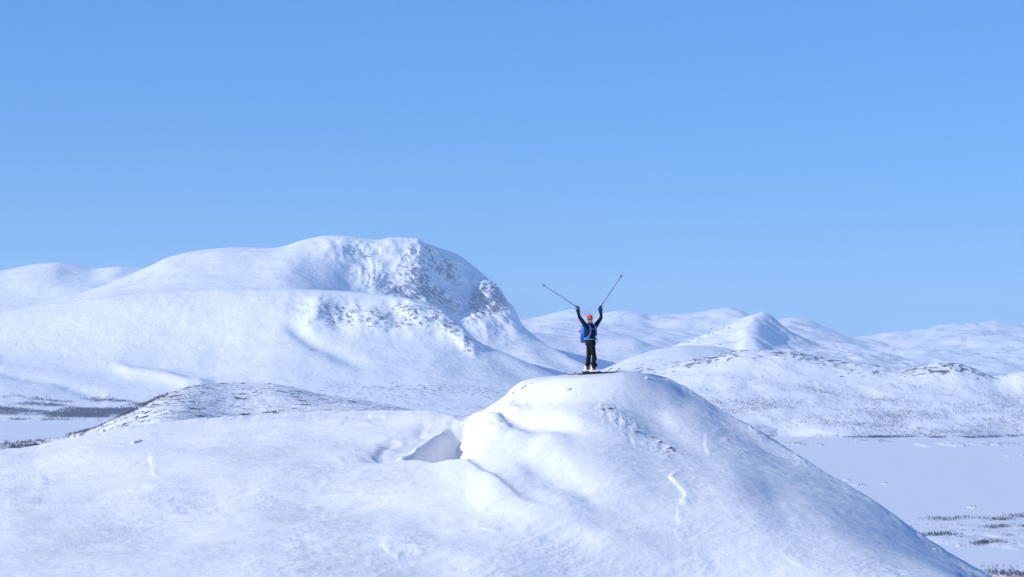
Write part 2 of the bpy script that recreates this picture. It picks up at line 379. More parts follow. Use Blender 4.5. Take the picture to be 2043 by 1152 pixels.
u, X, Y, Z, T, U, V, bare, kc = far_range('e', 900, 1720, 3, [(900, 900), (1000, 822), (1100, 770), (1200, 738), (1280, 706), (1330, 694), (1375, 689), (1420, 691), (1470, 699), (1540, 716), (1720, 760)], 10200,
                                          [(900, 920), (1000, 840), (1200, 772), (1500, 752), (1720, 790)], 8900, 151, 8)
dk = 0.30 * np.exp(-((V - 735) / 26) ** 2) * sm(1150, 1300, U) * ridged(X/500, Y/90, 3, 155)
grid_obj('low_upland', X, Y, Z, M_hill, bare - 0.02 + dk)

# hill across the lake on the right: dark wind-bared crest, birch scattered on its slope
u = columns(1100, 2800, 3)
crest = [(1100, 800), (1230, 768), (1310, 747), (1350, 730), (1400, 715), (1450, 706), (1500, 700), (1540, 701), (1600, 708), (1650, 718), (1700, 724), (1760, 734), (1800, 739), (1840, 732), (1870, 727), (1905, 727), (1940, 736), (1965, 746), (1985, 751), (2010, 748), (2043, 745), (2300, 750), (2800, 770)]
vc = curve(crest, u); Dc = curve([(1100, 8600), (1500, 8450), (1900, 8270), (2800, 8100)], u)
vm = curve([(1100, 820), (1310, 775), (1500, 765), (1700, 772), (1900, 780), (2043, 800), (2800, 815)], u); vm = np.maximum(vm, vc + 3)
Dm = curve([(1100, 8150), (2800, 7900)], u)
vf = curve([(1100, 850), (1500, 838), (2043, 838), (2800, 845)], u); vf = np.maximum(vf, vm + 3); Df = u*0 + 7700
Ds = lakeD(874 + 1.4 * np.sin(u / 90) + 0.9 * np.sin(u / 37))
D, Z, t = loft([(Ds - 60, u*0 - 3), (Ds, u*0 + 1.0), (Df, zv(vf, Df)), (Dm, zv(vm, Dm)), (Dc, zv(vc, Dc)), (Dc + 500, zv(vc, Dc) - 50), (Dc + 1900, u*0 - 4)], [3, 40, 60, 80, 8, 8])
T = t[:, None]; X = (u - CX) / F * D; U, V = pix(X, D, Z)
act = sm(1.0, 2.6, T) * sm(0, .25, 4.0 - T)
Z = Z + act * 12 * fbm(X/500, D/500, 4, 201) + sm(1, 1.6, T) * sm(0, .25, 4 - T) * 2.5 * fbm(X/90, D/90, 3, 205) + sm(3.2, 4, T) * (1 - sm(4, 4.6, T)) * 4 * ridged(X/130, D/130, 3, 209)
up = sm(3.25, 3.8, T) * (1 - sm(4.2, 4.8, T))
bare = up * (0.37 + 0.22 * fbm(X/330, D/200, 3, 211)) + 0.10 * blob(U, V, 1390, 728, 60, 12, -14) + 0.06 * blob(U, V, 1640, 722, 60, 8, 10) + 0.16 * blob(U, V, 1860, 735, 70, 9)
bare += sm(1, 1.1, T) * (1 - sm(1.15, 1.5, T)) * 0.16 + 0.12 * fbm(X/160, D/70, 3, 215) * sm(1, 2, T) + 0.10 * sm(1, 1.5, T)
HILL = (X, D, Z, T)
grid_obj('birch_hill', X, D, Z, M_hill, bare)
# heathery spur in the middle distance on the left
u = columns(-1300, 1900, 2)
crest = [(-500, 960), (-100, 905), (0, 886), (90, 879), (150, 866), (200, 852), (240, 832), (280, 815), (320, 794), (350, 781), (385, 772), (420, 768), (480, 765), (540, 767), (590, 775), (640, 787), (700, 796), (760, 806), (830, 820), (950, 850), (1250, 960), (1900, 1300)]
crest = [(-1300, 1350)] + crest
vc = curve(crest, u); Dc = curve([(-1300, 1300), (-500, 1350), (0, 1450), (300, 1550), (480, 1750), (700, 1650), (1250, 1500), (1900, 1400)], u)
vn = np.maximum(curve([(-1300, 1450), (-500, 1030), (0, 935), (240, 885), (480, 850), (700, 845), (950, 880), (1250, 990), (1900, 1330)], u), vc + 14)
Dn = Dc - curve([(-1300, 200), (-500, 220), (0, 200), (480, 420), (1250, 300), (1900, 200)], u)
zn = zv(vn, Dn)
D, Z, t = loft([(u*0 + 430, u*0 - 5), (Dn - 380, np.maximum(zn - 75, -4)), (Dn, zn), (Dc, zv(vc, Dc)), (Dc + 120, zv(vc, Dc) - 14), (Dc + 1100, u*0 - 5)], [14, 60, 130, 10, 10])
T = t[:, None] - 1; X = (u - CX) / F * D; U, V = pix(X, D, Z)
act = sm(-.9, -.5, T) * sm(0, .12, 2 - T)
st = ridged((X + .35*D)/42, (D - .35*X)/26, 4, 301, .55)
Z = Z + act * (2.2 * fbm(X/120, D/120, 3, 303) + 0.9 * st)
edge = np.exp(-((V - np.interp(U, u, vc)) / 7) ** 2) * (1 - sm(330, 420, U))
bare = 0.24 + 0.16 * fbm(X/70, D/55, 3, 305) + 0.17 * (st - .6) + 0.22 * edge + 0.16 * blob(U, V, 300, 820, 70, 22, -35) - 0.16 * blob(U, V, 540, 800, 90, 14) + 0.25 * blob(U, V, 600, 805, 26, 6, 28)
Z = np.maximum(Z, -4)
SPUR = (X, D, Z, T)
grid_obj('heather_spur', X, D, Z, M_spur, bare)

# islets and shore strips on the right half of the lake
islets = []
def islet(u0, u1, v, hgt, dv=8, seed=0, bare0=0.3):
    D0 = lakeD(v); depth = lakeD(v - dv) - lakeD(v + dv)
    x0, x1 = (u0 - CX) / F * D0, (u1 - CX) / F * D0
    a, b = np.meshgrid(np.linspace(-1.2, 1.2, 60), np.linspace(-1.2, 1.2, 22))
    X = (x0 + x1) / 2 + a * (x1 - x0) / 2; Y = D0 + b * depth / 2 + 10 * fbm(a * 3, b * 0 + seed, 2, seed)
    r = np.sqrt(a**2 + b**2) + 0.25 * fbm(a * 3, b * 2, 3, seed + 3)
    Z = np.maximum(hgt * (1 - r * r), -0.6) + 0.25 * hgt * fbm(X/25, Y/25, 3, seed) * (r < 1)
    Z = np.where(r >= 1.02, -0.8, Z)
    o = grid_obj('islet', X, Y, Z, M_isle, np.where(r < 1, bare0 + .1 * fbm(X/30, Y/30, 2, seed), 0))
    islets.append((X, Y, Z)); return X, Y, Z
isl = [(1565, 1610, 886, 4, 3), (1618, 1645, 888, 3, 3), (1700, 1780, 880, 4, 3), (1828, 1852, 889, 5, 3), (1878, 1928, 888, 6, 4), (1936, 2035, 887, 6, 4), (2005, 2020, 910, 2, 1.5), (2035, 2075, 910, 3, 2),
       (1760, 1773, 966, 2, 1.5), (1930, 1950, 1013, 2.5, 1.5), (1682, 1697, 959, 2, 1.2), (1700, 1730, 968, 2, 2), (1907, 1925, 1091, 2.5, 2)]
for k, a in enumerate(isl): islet(*a, seed=400 + k, bare0=0.36)
islet(1785, 2260, 1046, 3, 10, 431, 0.10); islet(1850, 2120, 1066, 3, 8, 433, 0.12); islet(1800, 2010, 1078, 3, 9, 435, 0.14); islet(1930, 2250, 1086, 3.5, 12, 437, 0.16); islet(1900, 2400, 1146, 4, 12, 439, 0.25)

# ------------------------------------------------------------------ foreground: wind-packed snow knoll
PX = 0.0154
SK_U, SK_V, SK_D = 1181.0, 746.0, 71.0
SK = P(SK_U, SK_V, SK_D)
u = np.concatenate([np.linspace(-1500, -40, 60)[:-1], np.arange(-40, 2084, 1.9), np.linspace(2084, 3500, 60)[1:]])
crest = [(-1500, 1150), (-500, 970), (0, 903), (60, 893), (130, 876), (200, 861), (250, 851), (330, 843), (420, 836), (520, 831), (620, 826), (720, 822), (800, 820), (850, 821), (890, 828), (925, 831), (950, 823), (980, 812), (1005, 797), (1022, 783),
         (1050, 768), (1085, 757), (1120, 752), (1180, 748), (1240, 745), (1290, 748), (1330, 757), (1368, 776), (1410, 800), (1450, 824), (1500, 852), (1550, 882), (1600, 912), (1650, 943), (1700, 972), (1750, 1004), (1800, 1040), (1850, 1078), (1900, 1110), (1975, 1152), (2100, 1225), (2500, 1420), (3500, 1900)]
vc = curve(crest, u)
Dc = curve([(-1500, 82), (0, 79.5), (400, 78.5), (700, 77), (850, 75.5), (925, 74), (1000, 72.6), (1180, 71.6), (1300, 72), (1400, 71.5), (1550, 70.2), (1700, 69), (1975, 67), (2500, 64), (3500, 60)], u)
vb = np.maximum(1175 + 0 * u, vc + 60)
Db = curve([(-1500, 59), (0, 59), (400, 59.3), (800, 60.2), (1180, 61.7), (1500, 62.6), (1900, 62.6), (2100, 62), (3500, 56)], u)
Db = np.minimum(Db, Dc - 3)
wn = 330
ww = np.linspace(0, 1, wn + 1)
ww = 1 - (1 - ww) ** 1.15
W = ww[:, None]
ks = np.exp(-np.linspace(-3, 3, 301) ** 2 / 2); ks /= ks.sum()
uu_ = np.arange(-1500, 3501, 2.0); vs_ = np.interp(u, uu_, np.convolve(np.pad(np.interp(uu_, u, vc), 150, mode='edge'), ks, mode='valid'))
Vg = vb + (vs_ - vb) * W + (vc - vs_) * W ** 3.5                     # small skyline dips die out down the slope
gx = 0.50 * W + 0.50 * W ** 2.6
Dg = Db + (Dc - Db) * gx
Zg = zv(Vg, Dg)
# near side: across a dip up to the photographer's stand; far side: down to the lake
near = np.linspace(0, 1, 26)[:-1, None]
Dn_ = 1.5 + (Db - 1.5) * near
zb = Zg[0]
Zn_ = (298.3) * (1 - sm(0, .62, near)) + (zb - 2.2) * sm(0, .62, near) + 2.2 * sm(.62, 1.0, near) * near ** 2
back = np.concatenate([np.linspace(0, 1, 26)[1:] ** 2.2 * 12, np.linspace(14, 560, 24)])[:, None]
Df_ = Dc + back
Zf_ = Zg[-1] - 0.02 * back - 0.055 * np.minimum(back, 12) ** 2 * 0.5 - 0.55 * np.maximum(back - 8, 0)
Dall = np.concatenate([Dn_, Dg, Df_]); Zall = np.concatenate([Zn_, Zg, Zf_])
Wall = np.concatenate([near * 0 + 0 * u, W + 0 * u, 1 + 0 * back + 0 * u])
X = (u - CX) / F * Dall; Y = Dall; Z = Zall
U, V = pix(X, Y, np.where(Wall >= 0, Z, Z))
inside = np.zeros(X.shape); inside[25:25 + wn + 1] = 1
vis = np.concatenate([near**3 + 0*u, W*0 + 1 + 0*u, (1 - sm(0, 6, back)) + 0*u])
keep = np.concatenate([near*0 + 1 + 0*u, 1 - sm(.93, 1.0, W) * 0.75 + 0*u, .25 + 0*back + 0*u])    # hold the traced skyline

# --- broad undulation and wind relief (metres)
dz = keep * (0.20 * fbm(X/7.5, Y/7.5, 3, 501) + 0.012 * fbm(X/1.8, Y/1.8, 3, 502))
wx, wy = X * 0.92 + Y * 0.40, -X * 0.40 + Y * 0.92
sast = ridged(wx / 1.5 + .4*fbm(X/2, Y/2, 2, 7), wy / 0.42, 4, 511, 0.55) - 0.5
patch = sm(-.1, .7, fbm(X/4.0, Y/4.0, 3, 515) + 0.9 * blob(U, V, 690, 930, 130, 80, 25) + 0.5 * blob(U, V, 60, 960, 90, 50) - 0.4 * blob(U, V, 1200, 1000, 160, 80) - .5*blob(U, V, 1150, 790, 110, 40))
dz += keep * (0.006 + 0.017 * patch) * sast
dz += keep * 0.013 * (ridged((wx + .4*fbm(X/2.5, Y/2.5, 2, 13)) / 5, wy / .5, 3, 571, .5) - .4)
dz += keep * 0.07 * fbm((wx + .5*fbm(X/3, Y/3, 2, 9)) / 8, wy / 1.3, 3, 519)
dz += (1 - keep) * 0.025 * fbm(X / .5, Y / 3, 3, 3)
dz += keep * 0.006 * ridged(wx / .5, wy / .16, 3, 517)

# --- the wind scoop: hollow, its lips and the sunlit hump beside it
i9 = int(np.argmin(np.abs(u - 900))); rws = slice(25, 26 + wn); yl = lambda q: float(np.interp(-q, -V[rws, i9], Y[rws, i9]))
ha = (U - 900) * 0.0163; hb = (Y - yl(912)) / (yl(840) - yl(912)) * 4.3                              # metres right of / beyond the near lip
nz = fbm(X / .9, Y / .9, 3, 521)
hA = (ha + 1.60) * .94 - (hb - .2) * .34; hF = (3.7 - hb) * .80 + ha * .45
hs = -np.log(np.exp(-4 * np.clip(hA, -4, 4)) + np.exp(-4 * np.clip(hF, -4, 4))) / 4 + 0.06 * nz
wall = (1 - sm(.24, .70, ha + 0.22 * nz - .05 * (hb - 1.5) + .10 * fbm(X / .5, Y / .5, 2, 531))) * sm(-.25, .45, hb + .10 * nz + .55 * np.clip(ha + 1.1, 0, 1.5)) * (1 - sm(4.6, 5.6, hb))
dz *= 1 - .7 * np.clip(blob(U, V, 860, 885, 100, 50), 0, 1)
hs = hs + .24 * fbm(X / 1.5, Y / 1.8, 2, 527) 
hq = sm(0, 1.05, hs)                                                  # rounded rim, steep shaded wall
dz -= 1.45 * hq * wall
shell = .5 + .5 * np.sin(ha * 5.2 + 1.8 * fbm(X / .8, Y / 1.2, 2, 523))
dz -= (0.11 + .06 * shell) * sm(-1.6, -.5, hs + .12 * shell) * sm(0, -.25, hs - .05) * wall * sm(-3.2, -2.3, ha)
dz += 0.06 * np.exp(-((hs + .12) / .14) ** 2) * wall * (.4 + .6 * shell)
hump = np.exp(-(np.maximum(1.25 - ha, 0) / .62) ** 2 - (np.maximum(ha - 1.25, 0) / 1.3) ** 2) * np.exp(-((hb - .9) / 1.7) ** 2)
dz += (0.62 + .14 * nz) * hump
dz += 0.03 * np.exp(-((hb + .25) / .35) ** 2) * sm(-2.4, -1.0, ha) * (1 - sm(.3, .9, ha))
dl, pos = pdist(U, V, [(850, 908), (905, 926), (960, 955), (1040, 1000), (1130, 1030)])
dz -= 0.13 * blob(U + 10 * nz, V, 1070, 930, 44, 50, 20)
dz += 0.13 * np.exp(-(np.maximum(dl, 0) / 40) ** 2 - (np.maximum(-dl, 0) / 10) ** 2) * sm(0, .2, pos) * (1 - sm(.35, 1, pos))
# --- shoulder of the knoll and the brighter left cheek
dz += 0.18 * blob(U, V, 1130, 800, 120, 30, 10)
dl, pos = pdist(U, V, [(1250, 760), (1300, 805), (1400, 880), (1480, 980), (1640, 1300)])
dz -= 0.22 * sm(0, 220, -dl) * (1 - Wall ** 4)
for a_ in ((-.20, 1015, 850, 100, 13, 4), (.20, 1080, 893, 62, 24, -18), (-.16, 1140, 962, 110, 26, 24), (-.05, 1000, 1030, 150, 26, 18), (-.12, 640, 1010, 170, 34, 12), (.14, 500, 955, 190, 26, -8), (.12, 1240, 1080, 160, 30, 22), (-.13, 1330, 850, 70, 22, 35), (.14, 1180, 845, 90, 18, 8), (-.12, 300, 1050, 220, 36, -5), (.12, 850, 1090, 170, 30, 14), (.10, 1450, 1000, 60, 60, 40), (-.10, 1540, 990, 40, 80, -35)):
    dz += keep * a_[0] * blob(U + 14 * fbm(X / 1.5, Y / 2.5, 2, 561), V + 8 * fbm(X / 2, Y / 2, 2, 563), *a_[1:])
# --- rough rime and small stones in a band down the front of the knoll
band = np.exp(-(pdist(U, V, [(1150, 812), (1210, 818), (1262, 856), (1300, 880), (1345, 905)])[0] / 17) ** 2)
rough = ridged(X / .30, Y / .55, 4, 541, .6)
band = band * sm(-.5, .6, fbm(X / .9, Y / 1.4, 3, 545))
dz += keep * band * (0.034 * (rough - .4))
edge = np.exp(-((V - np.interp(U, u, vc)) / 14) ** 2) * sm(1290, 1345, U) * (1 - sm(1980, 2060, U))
dz += edge * 0.028 * (ridged(X / .55, Y / .8, 4, 543, .6) - .3) * sm(-.2, .6, fbm(X / 1.3, Y / 2, 2, 547))
# --- thin broken drift steps that catch the sun
def step(pts, h, wl, wr):
    global dz
    d, p = pdist(U, V, pts)
    d = d + 1.6 * fbm(V / 14, U / 14, 3, 551); wl, wr = (min(wl, 18), wr * .7) if wl > wr else (wl * .7, min(wr, 18))
    dz = dz + 0.34 * h * np.clip(.8 + .6 * fbm(p * 2.2, p * 0 + h * 90, 1, 553), .2, 1.2) * np.exp(-(np.maximum(d, 0) / wr) ** 2 - (np.maximum(-d, 0) / wl) ** 2) * sm(0, .12, p) * (1 - sm(.85, 1, p)) * vis
step([(1333, 948), (1350, 972), (1366, 990), (1368, 1003), (1356, 1016)], 0.22, 60, 4)
step([(1356, 1016), (1352, 1040), (1358, 1062)], 0.06, 50, 4)
step([(1348, 1064), (1352, 1078), (1362, 1090)], 0.035, 40, 4)
step([(1410, 860), (1408, 884), (1418, 905)], 0.06, 30, 4)
step([(1555, 1105), (1580, 1125), (1618, 1145)], 0.06, 40, 4)
step([(300, 900), (303, 918), (310, 930), (300, 944)], 0.08, 26, 4)
step([(758, 1085), (775, 1100), (798, 1118)], 0.08, 36, 4)
step([(945, 1046), (975, 1052), (1000, 1058)], 0.06, 26, 4)
step([(-20, 968), (40, 958), (98, 946)], 0.11, 4, 18)
step([(-20, 984), (50, 974), (92, 970)], 0.07, 4, 18)
step([(10, 1000), (60, 992), (85, 990)], 0.06, 4, 18)
# --- ski tracks
for pts in ([(1070, 775), (1140, 756)], [(1100, 766), (1148, 755)], [(680, 846), (715, 838), (770, 834)], [(690, 838), (740, 831)], [(260, 925), (305, 906), (380, 893), (460, 886)]):
    d, p = pdist(U, V, pts); dz -= 0.03 * np.exp(-(d / 2.6) ** 2) * sm(0, .1, p) * (1 - sm(.9, 1, p)) * vis
Z = Z + dz * vis
# --- level stand for the skis, rising a little to the right
SLX, SLY = 0.075, 0.10
ex, ey = X - SK[0], Y - SK[1]
rr = np.sqrt((np.where(ex > 0, ex / 1.5, ex / 1.15)) ** 2 + (ey / 0.85) ** 2)
bl = 1 - sm(0.8, 2.1, rr)
plane = SK[2] + (SLX * np.clip(ex, -1.3, .95) - .05 * np.maximum(ex - .95, 0)) + SLY * np.minimum(ey, .3) - .05 * np.maximum(ey - .3, 0)
Z = Z * (1 - bl) + plane * bl
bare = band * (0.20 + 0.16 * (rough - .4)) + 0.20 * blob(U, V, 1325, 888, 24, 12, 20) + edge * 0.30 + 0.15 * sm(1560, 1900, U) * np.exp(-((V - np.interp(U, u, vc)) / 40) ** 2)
bare += 0.30 * blob(U, V, 1910, 1130, 40, 10, 25)
bare = bare * inside
KNOLL = (X, Y, Z, U, V)
Zc = np.where(Z < -4, -4, Z)
grid_obj('snow_knoll', X, Y, Zc, M_near, bare)

def ground_at(x, y):
    """height of the knoll under a point (nearest column, then along it)"""
    i = int(np.argmin(np.abs(u - (CX + x / y * F))))
    return float(np.interp(y, Y[:, i], Z[:, i]))

# ------------------------------------------------------------------ birch woods
def tree_template(seed, n=20, wk=1.0):
    """bare birch, height 1: returns trunk triangles and twig triangles"""
    r = np.random.default_rng(seed); tr = []; tw = []
    lean = r.normal(0, .05, 2)
    ring = lambda z, rad: [np.array([lean[0]*z + rad*math.cos(a), lean[1]*z + rad*math.sin(a), z]) for a in (0, 2.09, 4.19)]
    A, B = ring(-.05, .022), ring(.85, .006)
    for i in range(3):
        j = (i + 1) % 3; tr += [[A[i], A[j], B[j]], [A[i], B[j], B[i]]]
    for k in range(n):
        z0 = r.uniform(.12, .8); az = r.uniform(0, 6.283); el = r.uniform(.5, 1.25); L = r.uniform(.22, .42) * (1.15 - .6 * z0)
        b = np.array([lean[0]*z0, lean[1]*z0, z0]); d = np.array([math.cos(az)*math.cos(el), math.sin(az)*math.cos(el), math.sin(el)])
        sd = np.cross(d, r.normal(size=3)); sd /= np.linalg.norm(sd); w_ = r.uniform(.012, .03) * wk
        e = b + d * L
        tw += [[b - sd * .008, b + sd * .008, e]]
        for q in range(2):
            m_ = b + d * L * r.uniform(.35, .9); dd = d + r.normal(0, .45, 3); dd /= np.linalg.norm(dd)
            sd2 = np.cross(dd, r.normal(size=3)); sd2 /= np.linalg.norm(sd2)
            tw += [[m_ - sd2 * w_, m_ + sd2 * w_, m_ + dd * L * r.uniform(.4, .8)]]
    return np.array(tr), np.array(tw)
TPL = [tree_template(90 + k) for k in range(5)]
TPLS = [tree_template(190 + k, 8, 3.2) for k in range(5)]

def wood(name, pts, hs, label, group=None, wide=1.0, small=False):
    """one bare birch wood: every tree real, joined as one mass"""
    out = []
    for p, h in zip(pts, hs):
        tr, tw = random.choice(TPLS if small else TPL); T_ = np.concatenate([tr, tw])
        a = random.uniform(0, 6.283); c, s_ = math.cos(a), math.sin(a)
        Rm = np.array([[c, -s_, 0], [s_, c, 0], [0, 0, 1]])
        out.append((T_ @ Rm.T) * np.array([h * wide, h * wide, h]) + p)
    V_ = np.concatenate(out).reshape(-1, 3)
    me = mesh_np(name, V_, np.arange(len(V_)).reshape(-1, 3))
    return tag(link(name, me, M_birch, smooth=False), label, 'wood', group, 'stuff')

def sample(G, prob, n):
    X, Y, Z = G[:3]
    p = np.clip(prob, 0, None)[:-1, :-1].copy()
    p *= np.abs((X[:-1, 1:] - X[:-1, :-1]) * (Y[1:, :-1] - Y[:-1, :-1]))
    c = rng.choice(p.size, n, p=(p / p.sum()).ravel()); i, j = np.unravel_index(c, p.shape)
    a, b = rng.random(n), rng.random(n)
    f = lambda A: (A[i, j]*(1-a)*(1-b) + A[i+1, j]*a*(1-b) + A[i, j+1]*(1-a)*b + A[i+1, j+1]*a*b)
    return np.stack([f(X), f(Y), f(Z)], -1)

X_, Y_, Z_, T_ = SH; U_, V_ = pix(X_, Y_, Z_)
m = np.clip(fbm(X_/260, Y_/75, 4, 601) + 1.25 * blob(U_, V_, 40, 822, 200, 12) + 1.1 * blob(U_, V_, 230, 822, 150, 9, -6) + .5 * blob(U_, V_, 120, 803, 120, 5, 3) + .6 * blob(U_, V_, 260, 804, 90, 3, 5) - .55, 0, 1) * (V_ > 792) * (V_ < 842) * (U_ < 480) * (U_ > -120) * (T_ >= 1) * (T_ < 2.3)
pts = sample(SH, m, 13000); wood('birch_wood', pts, rng.uniform(4, 8, len(pts)), 'dark leafless birch wood along the far shore below the big mountain', wide=1.3, small=True)
m = sm(560, 700, U_) * (1 - sm(1000, 1100, U_)) * (T_ > 1) * (T_ < 2.2) * np.clip(fbm(X_/200, Y_/60, 4, 611) - .15, 0, 1)
pts = sample(SH, m, 900); wood('birch_scrub', pts, rng.uniform(2.5, 5, len(pts)), 'sparse scrub on the flat snow at the foot of the cliffs', wide=1.5, small=True)

X_, Y_, Z_, T_ = HILL; U_, V_ = pix(X_, Y_, Z_)
m = np.clip(.35 + fbm(X_/230, Y_/110, 4, 621), 0, 1.4) * sm(1.0, 1.05, T_) * (1 - sm(2.5, 3.35, T_)) * (U_ > 1280) * (U_ < 2200)
pts = sample(HILL, m, 9500); wood('birch_scrub', pts, rng.uniform(2.4, 5.6, len(pts)), 'thin birch scrub dotted over the hillside across the lake', wide=1.3, small=True)
m = sm(1.0, 1.01, T_) * (1 - sm(1.08, 1.25, T_)) * np.clip(fbm(X_/160, Y_/60, 3, 625) + .25, 0, 1) * (U_ > 1450) * (U_ < 2200)
pts = sample(HILL, m, 1500); wood('shore_birches', pts, rng.uniform(2.5, 5.5, len(pts)), 'birch fringe along the far lake shore under the dotted hillside', wide=1.4, small=True)

X_, Y_, Z_, T_ = SPUR; U_, V_ = pix(X_, Y_, Z_)
m = (U_ < 75) * (U_ > -150) * sm(884, 892, V_) * (T_ > .8) * (T_ < 2) * sm(-.2, .4, fbm(X_/20, Y_/40, 3, 631) + .3 * sm(60, 10, U_))
pts = sample(SPUR, m, 700); wood('birch_thicket', pts, rng.uniform(1.6, 3.2, len(pts)), 'dark thicket on the low end of the heathery spur', wide=1.3)
ed = np.exp(-((V_ - np.interp(U_, np.linspace(-500, 1250, 400), curve([(-500, 960), (-100, 905), (0, 886), (90, 879), (150, 866), (200, 852), (240, 832), (280, 815), (320, 794), (350, 781), (385, 772), (1250, 880)], np.linspace(-500, 1250, 400)))) / 6) ** 2)
m = ed * (U_ > 30) * (U_ < 340) * (T_ > .9) * (T_ < 2.05) * np.clip(.3 + fbm(X_/25, Y_/40, 3, 635), 0, 1)
pts = sample(SPUR, m, 650); wood('heath_scrub', pts, rng.uniform(.7, 1.7, len(pts)), 'low dark scrub along the back edge of the heathery spur', wide=1.5, small=True)

belts = [(1830, 2100, 1050, 1.5, 120, 3.4), (1880, 2100, 1063, 1.5, 120, 3.4), (1930, 2120, 1081, 2, 130, 3.6), (1815, 1890, 1039, 3, 170, 4.5), (1898, 2000, 1038, 3, 260, 5), (2000, 2110, 1034, 3, 240, 5.5), (1965, 2010, 1043, 2, 40, 4), (1870, 1900, 1056, 2, 24, 3.5), (1940, 1982, 1057, 2, 90, 4.5), (1985, 2060, 1054, 2, 150, 5),
         (1838, 1908, 1071, 3, 210, 6), (1910, 1962, 1076, 2, 70, 4.5), (1990, 2030, 1071, 2, 40, 4.5), (1950, 2006, 1087, 3, 170, 6.0), (2005, 2100, 1091, 2, 45, 4.5), (1948, 2160, 1148, 6, 520, 7)]
for k, (u0, u1, v0, dv, n, h) in enumerate(belts):
    pts = []
    cl_ = [(random.uniform(u0, u1), random.uniform(.08, .22) * (u1 - u0) + 2, random.uniform(-1, 1) * dv * .7) for q in range(max(3, int((u1 - u0) / 14)))]
    for q in range(n):
        c_ = random.choice(cl_); uu = random.gauss(c_[0], c_[1]); vv = v0 + c_[2] + random.gauss(0, dv * .35) - 2.0 * math.sin((uu - u0) / 23.0); D_ = lakeD(vv); pts.append(((uu - CX) / F * D_, D_, random.uniform(.2, 1.6)))
    if n > 100:
        lab = ['leafless birch belt along the lake edge of the snowy islets', 'dense dark birch grove on the snowy islet', 'thick birch wood at the foot of the knoll beside the lake'][2 if v0 > 1100 else 1 if h > 6 else 0]
        wood('birch_grove', np.array(pts), np.random.default_rng(k).uniform(.35, 1.1, n) * h, lab, 'birch groves on the islets', wide=1.15)
    else:
        belts[k] = (pts, h)
# trees standing apart are trees of their own
tree_mesh = []
for k, (tr, tw) in enumerate(TPL):
    tree_mesh.append((mesh_np('trunk', tr.reshape(-1, 3), np.arange(tr.size // 3).reshape(-1, 3)), mesh_np('crown', tw.reshape(-1, 3), np.arange(tw.size // 3).reshape(-1, 3))))
def birch(p, h, label, group):
    o = empty('birch_tree', p, label, 'tree', group); a, b = random.choice(tree_mesh)
    t_ = link('trunk', a, M_birch, o, False); c_ = link('crown', b, M_birch, o, False)
    o.scale = (h * 1.15, h * 1.15, h); o.rotation_euler.z = random.uniform(0, 6.28)
for bt in belts:
    if len(bt) == 2:
        q_ = bt[0][0]; vq = round(HZ + CZ * F / q_[1]); uq = CX + q_[0] / q_[1] * F
        lab, grp = [('low birch on the snow just inside the outer birch belt', 'birches inside the outer belt'), ('small birch standing apart behind the dense grove beside the knoll', 'birches behind the knoll-side grove'), ('birch in the thin middle row behind the two dense groves', 'birches of the thin middle row'),
                    ('small birch strung out between the two dense groves', 'birches between the dense groves'), ('small birch on open snow past the far dense grove', 'birches past the dense grove'), ('scattered birch on the flat shore strip beside the second dense grove', 'birches beside the second grove')][0 if vq < 1048 else (1 if uq < 1920 else 2) if vq < 1064 else (3 if uq < 1975 else 4) if vq < 1083 else 5]
        for p in bt[0][::2]: birch(p, bt[1] * random.uniform(.6, 1.05), lab, grp)
for uu, vv in ((1905, 1091), (1912, 1090), (1958, 1135), (1963, 1133), (1972, 1134), (1981, 1132), (1990, 1134), (2002, 1133), (2016, 1134), (2030, 1135)):
    D_ = lakeD(vv); birch(((uu - CX) / F * D_, D_, .3), random.uniform(4, 6), 'lone leafless birch on open snow at the edge of the lakeside wood' if vv > 1100 else 'lone crooked birch on the smallest islet', 'lone birches by the lake' if vv > 1100 else 'birches on the smallest islet')
for k, a in enumerate(isl):
    n = int((a[1] - a[0]) * (1.4 if a[2] < 895 else .5)); pts = []
    for q in range(max(n, 5)):
        uu = random.gauss((a[0] + a[1]) / 2, (a[1] - a[0]) * .24); vv = a[2] + random.uniform(-.3, .6) * a[4]; D_ = lakeD(vv); pts.append(((uu - CX) / F * D_, D_, a[3] * .4))
    wood('islet_scrub', np.array(pts), rng.uniform(1.5, 4, len(pts)), 'low scrub on a tiny islet in the frozen lake', 'scrub on the tiny islets', 1.5, True)

# ------------------------------------------------------------------ rocks and clods on the knoll
rock_m = snow_mat('rimed_rock', bare_col=(.17, .18, .21, 1), bare_col2=(.36, .38, .42, 1), bs=.12, gain=1.2, bump=((14, .02, None, None),))
def rock_mesh(seed, flat=.55):
    bm = bmesh.new(); bmesh.ops.create_icosphere(bm, subdivisions=3, radius=1)
    r = np.random.default_rng(seed); o3 = r.uniform(0, 50, 3)
    co = np.array([v.co[:] for v in bm.verts])
    n = fbm(co[:, 0]*1.1 + o3[0], co[:, 1]*1.1 + co[:, 2] * .9 + o3[1], 4, seed) ; n2 = ridged(co[:, 0]*1.6 + o3[2], co[:, 2]*1.6 + co[:, 1], 3, seed + 5)
    co = co * (1 + .28 * n + .10 * n2)[:, None] * np.array([1, .8, flat])
    for v, c in zip(bm.verts, co): v.co = c
    me = bpy.data.meshes.new('rock'); bm.to_mesh(me); bm.free()
    nz_ = np.zeros(len(me.vertices) * 3, np.float32); me.vertices.foreach_get('normal', nz_)
    at = me.attributes.new('bare', 'FLOAT', 'POINT'); at.data.foreach_set('value', (.8 - .9 * sm(.2, .7, nz_[2::3])).astype(np.float32))
    return me
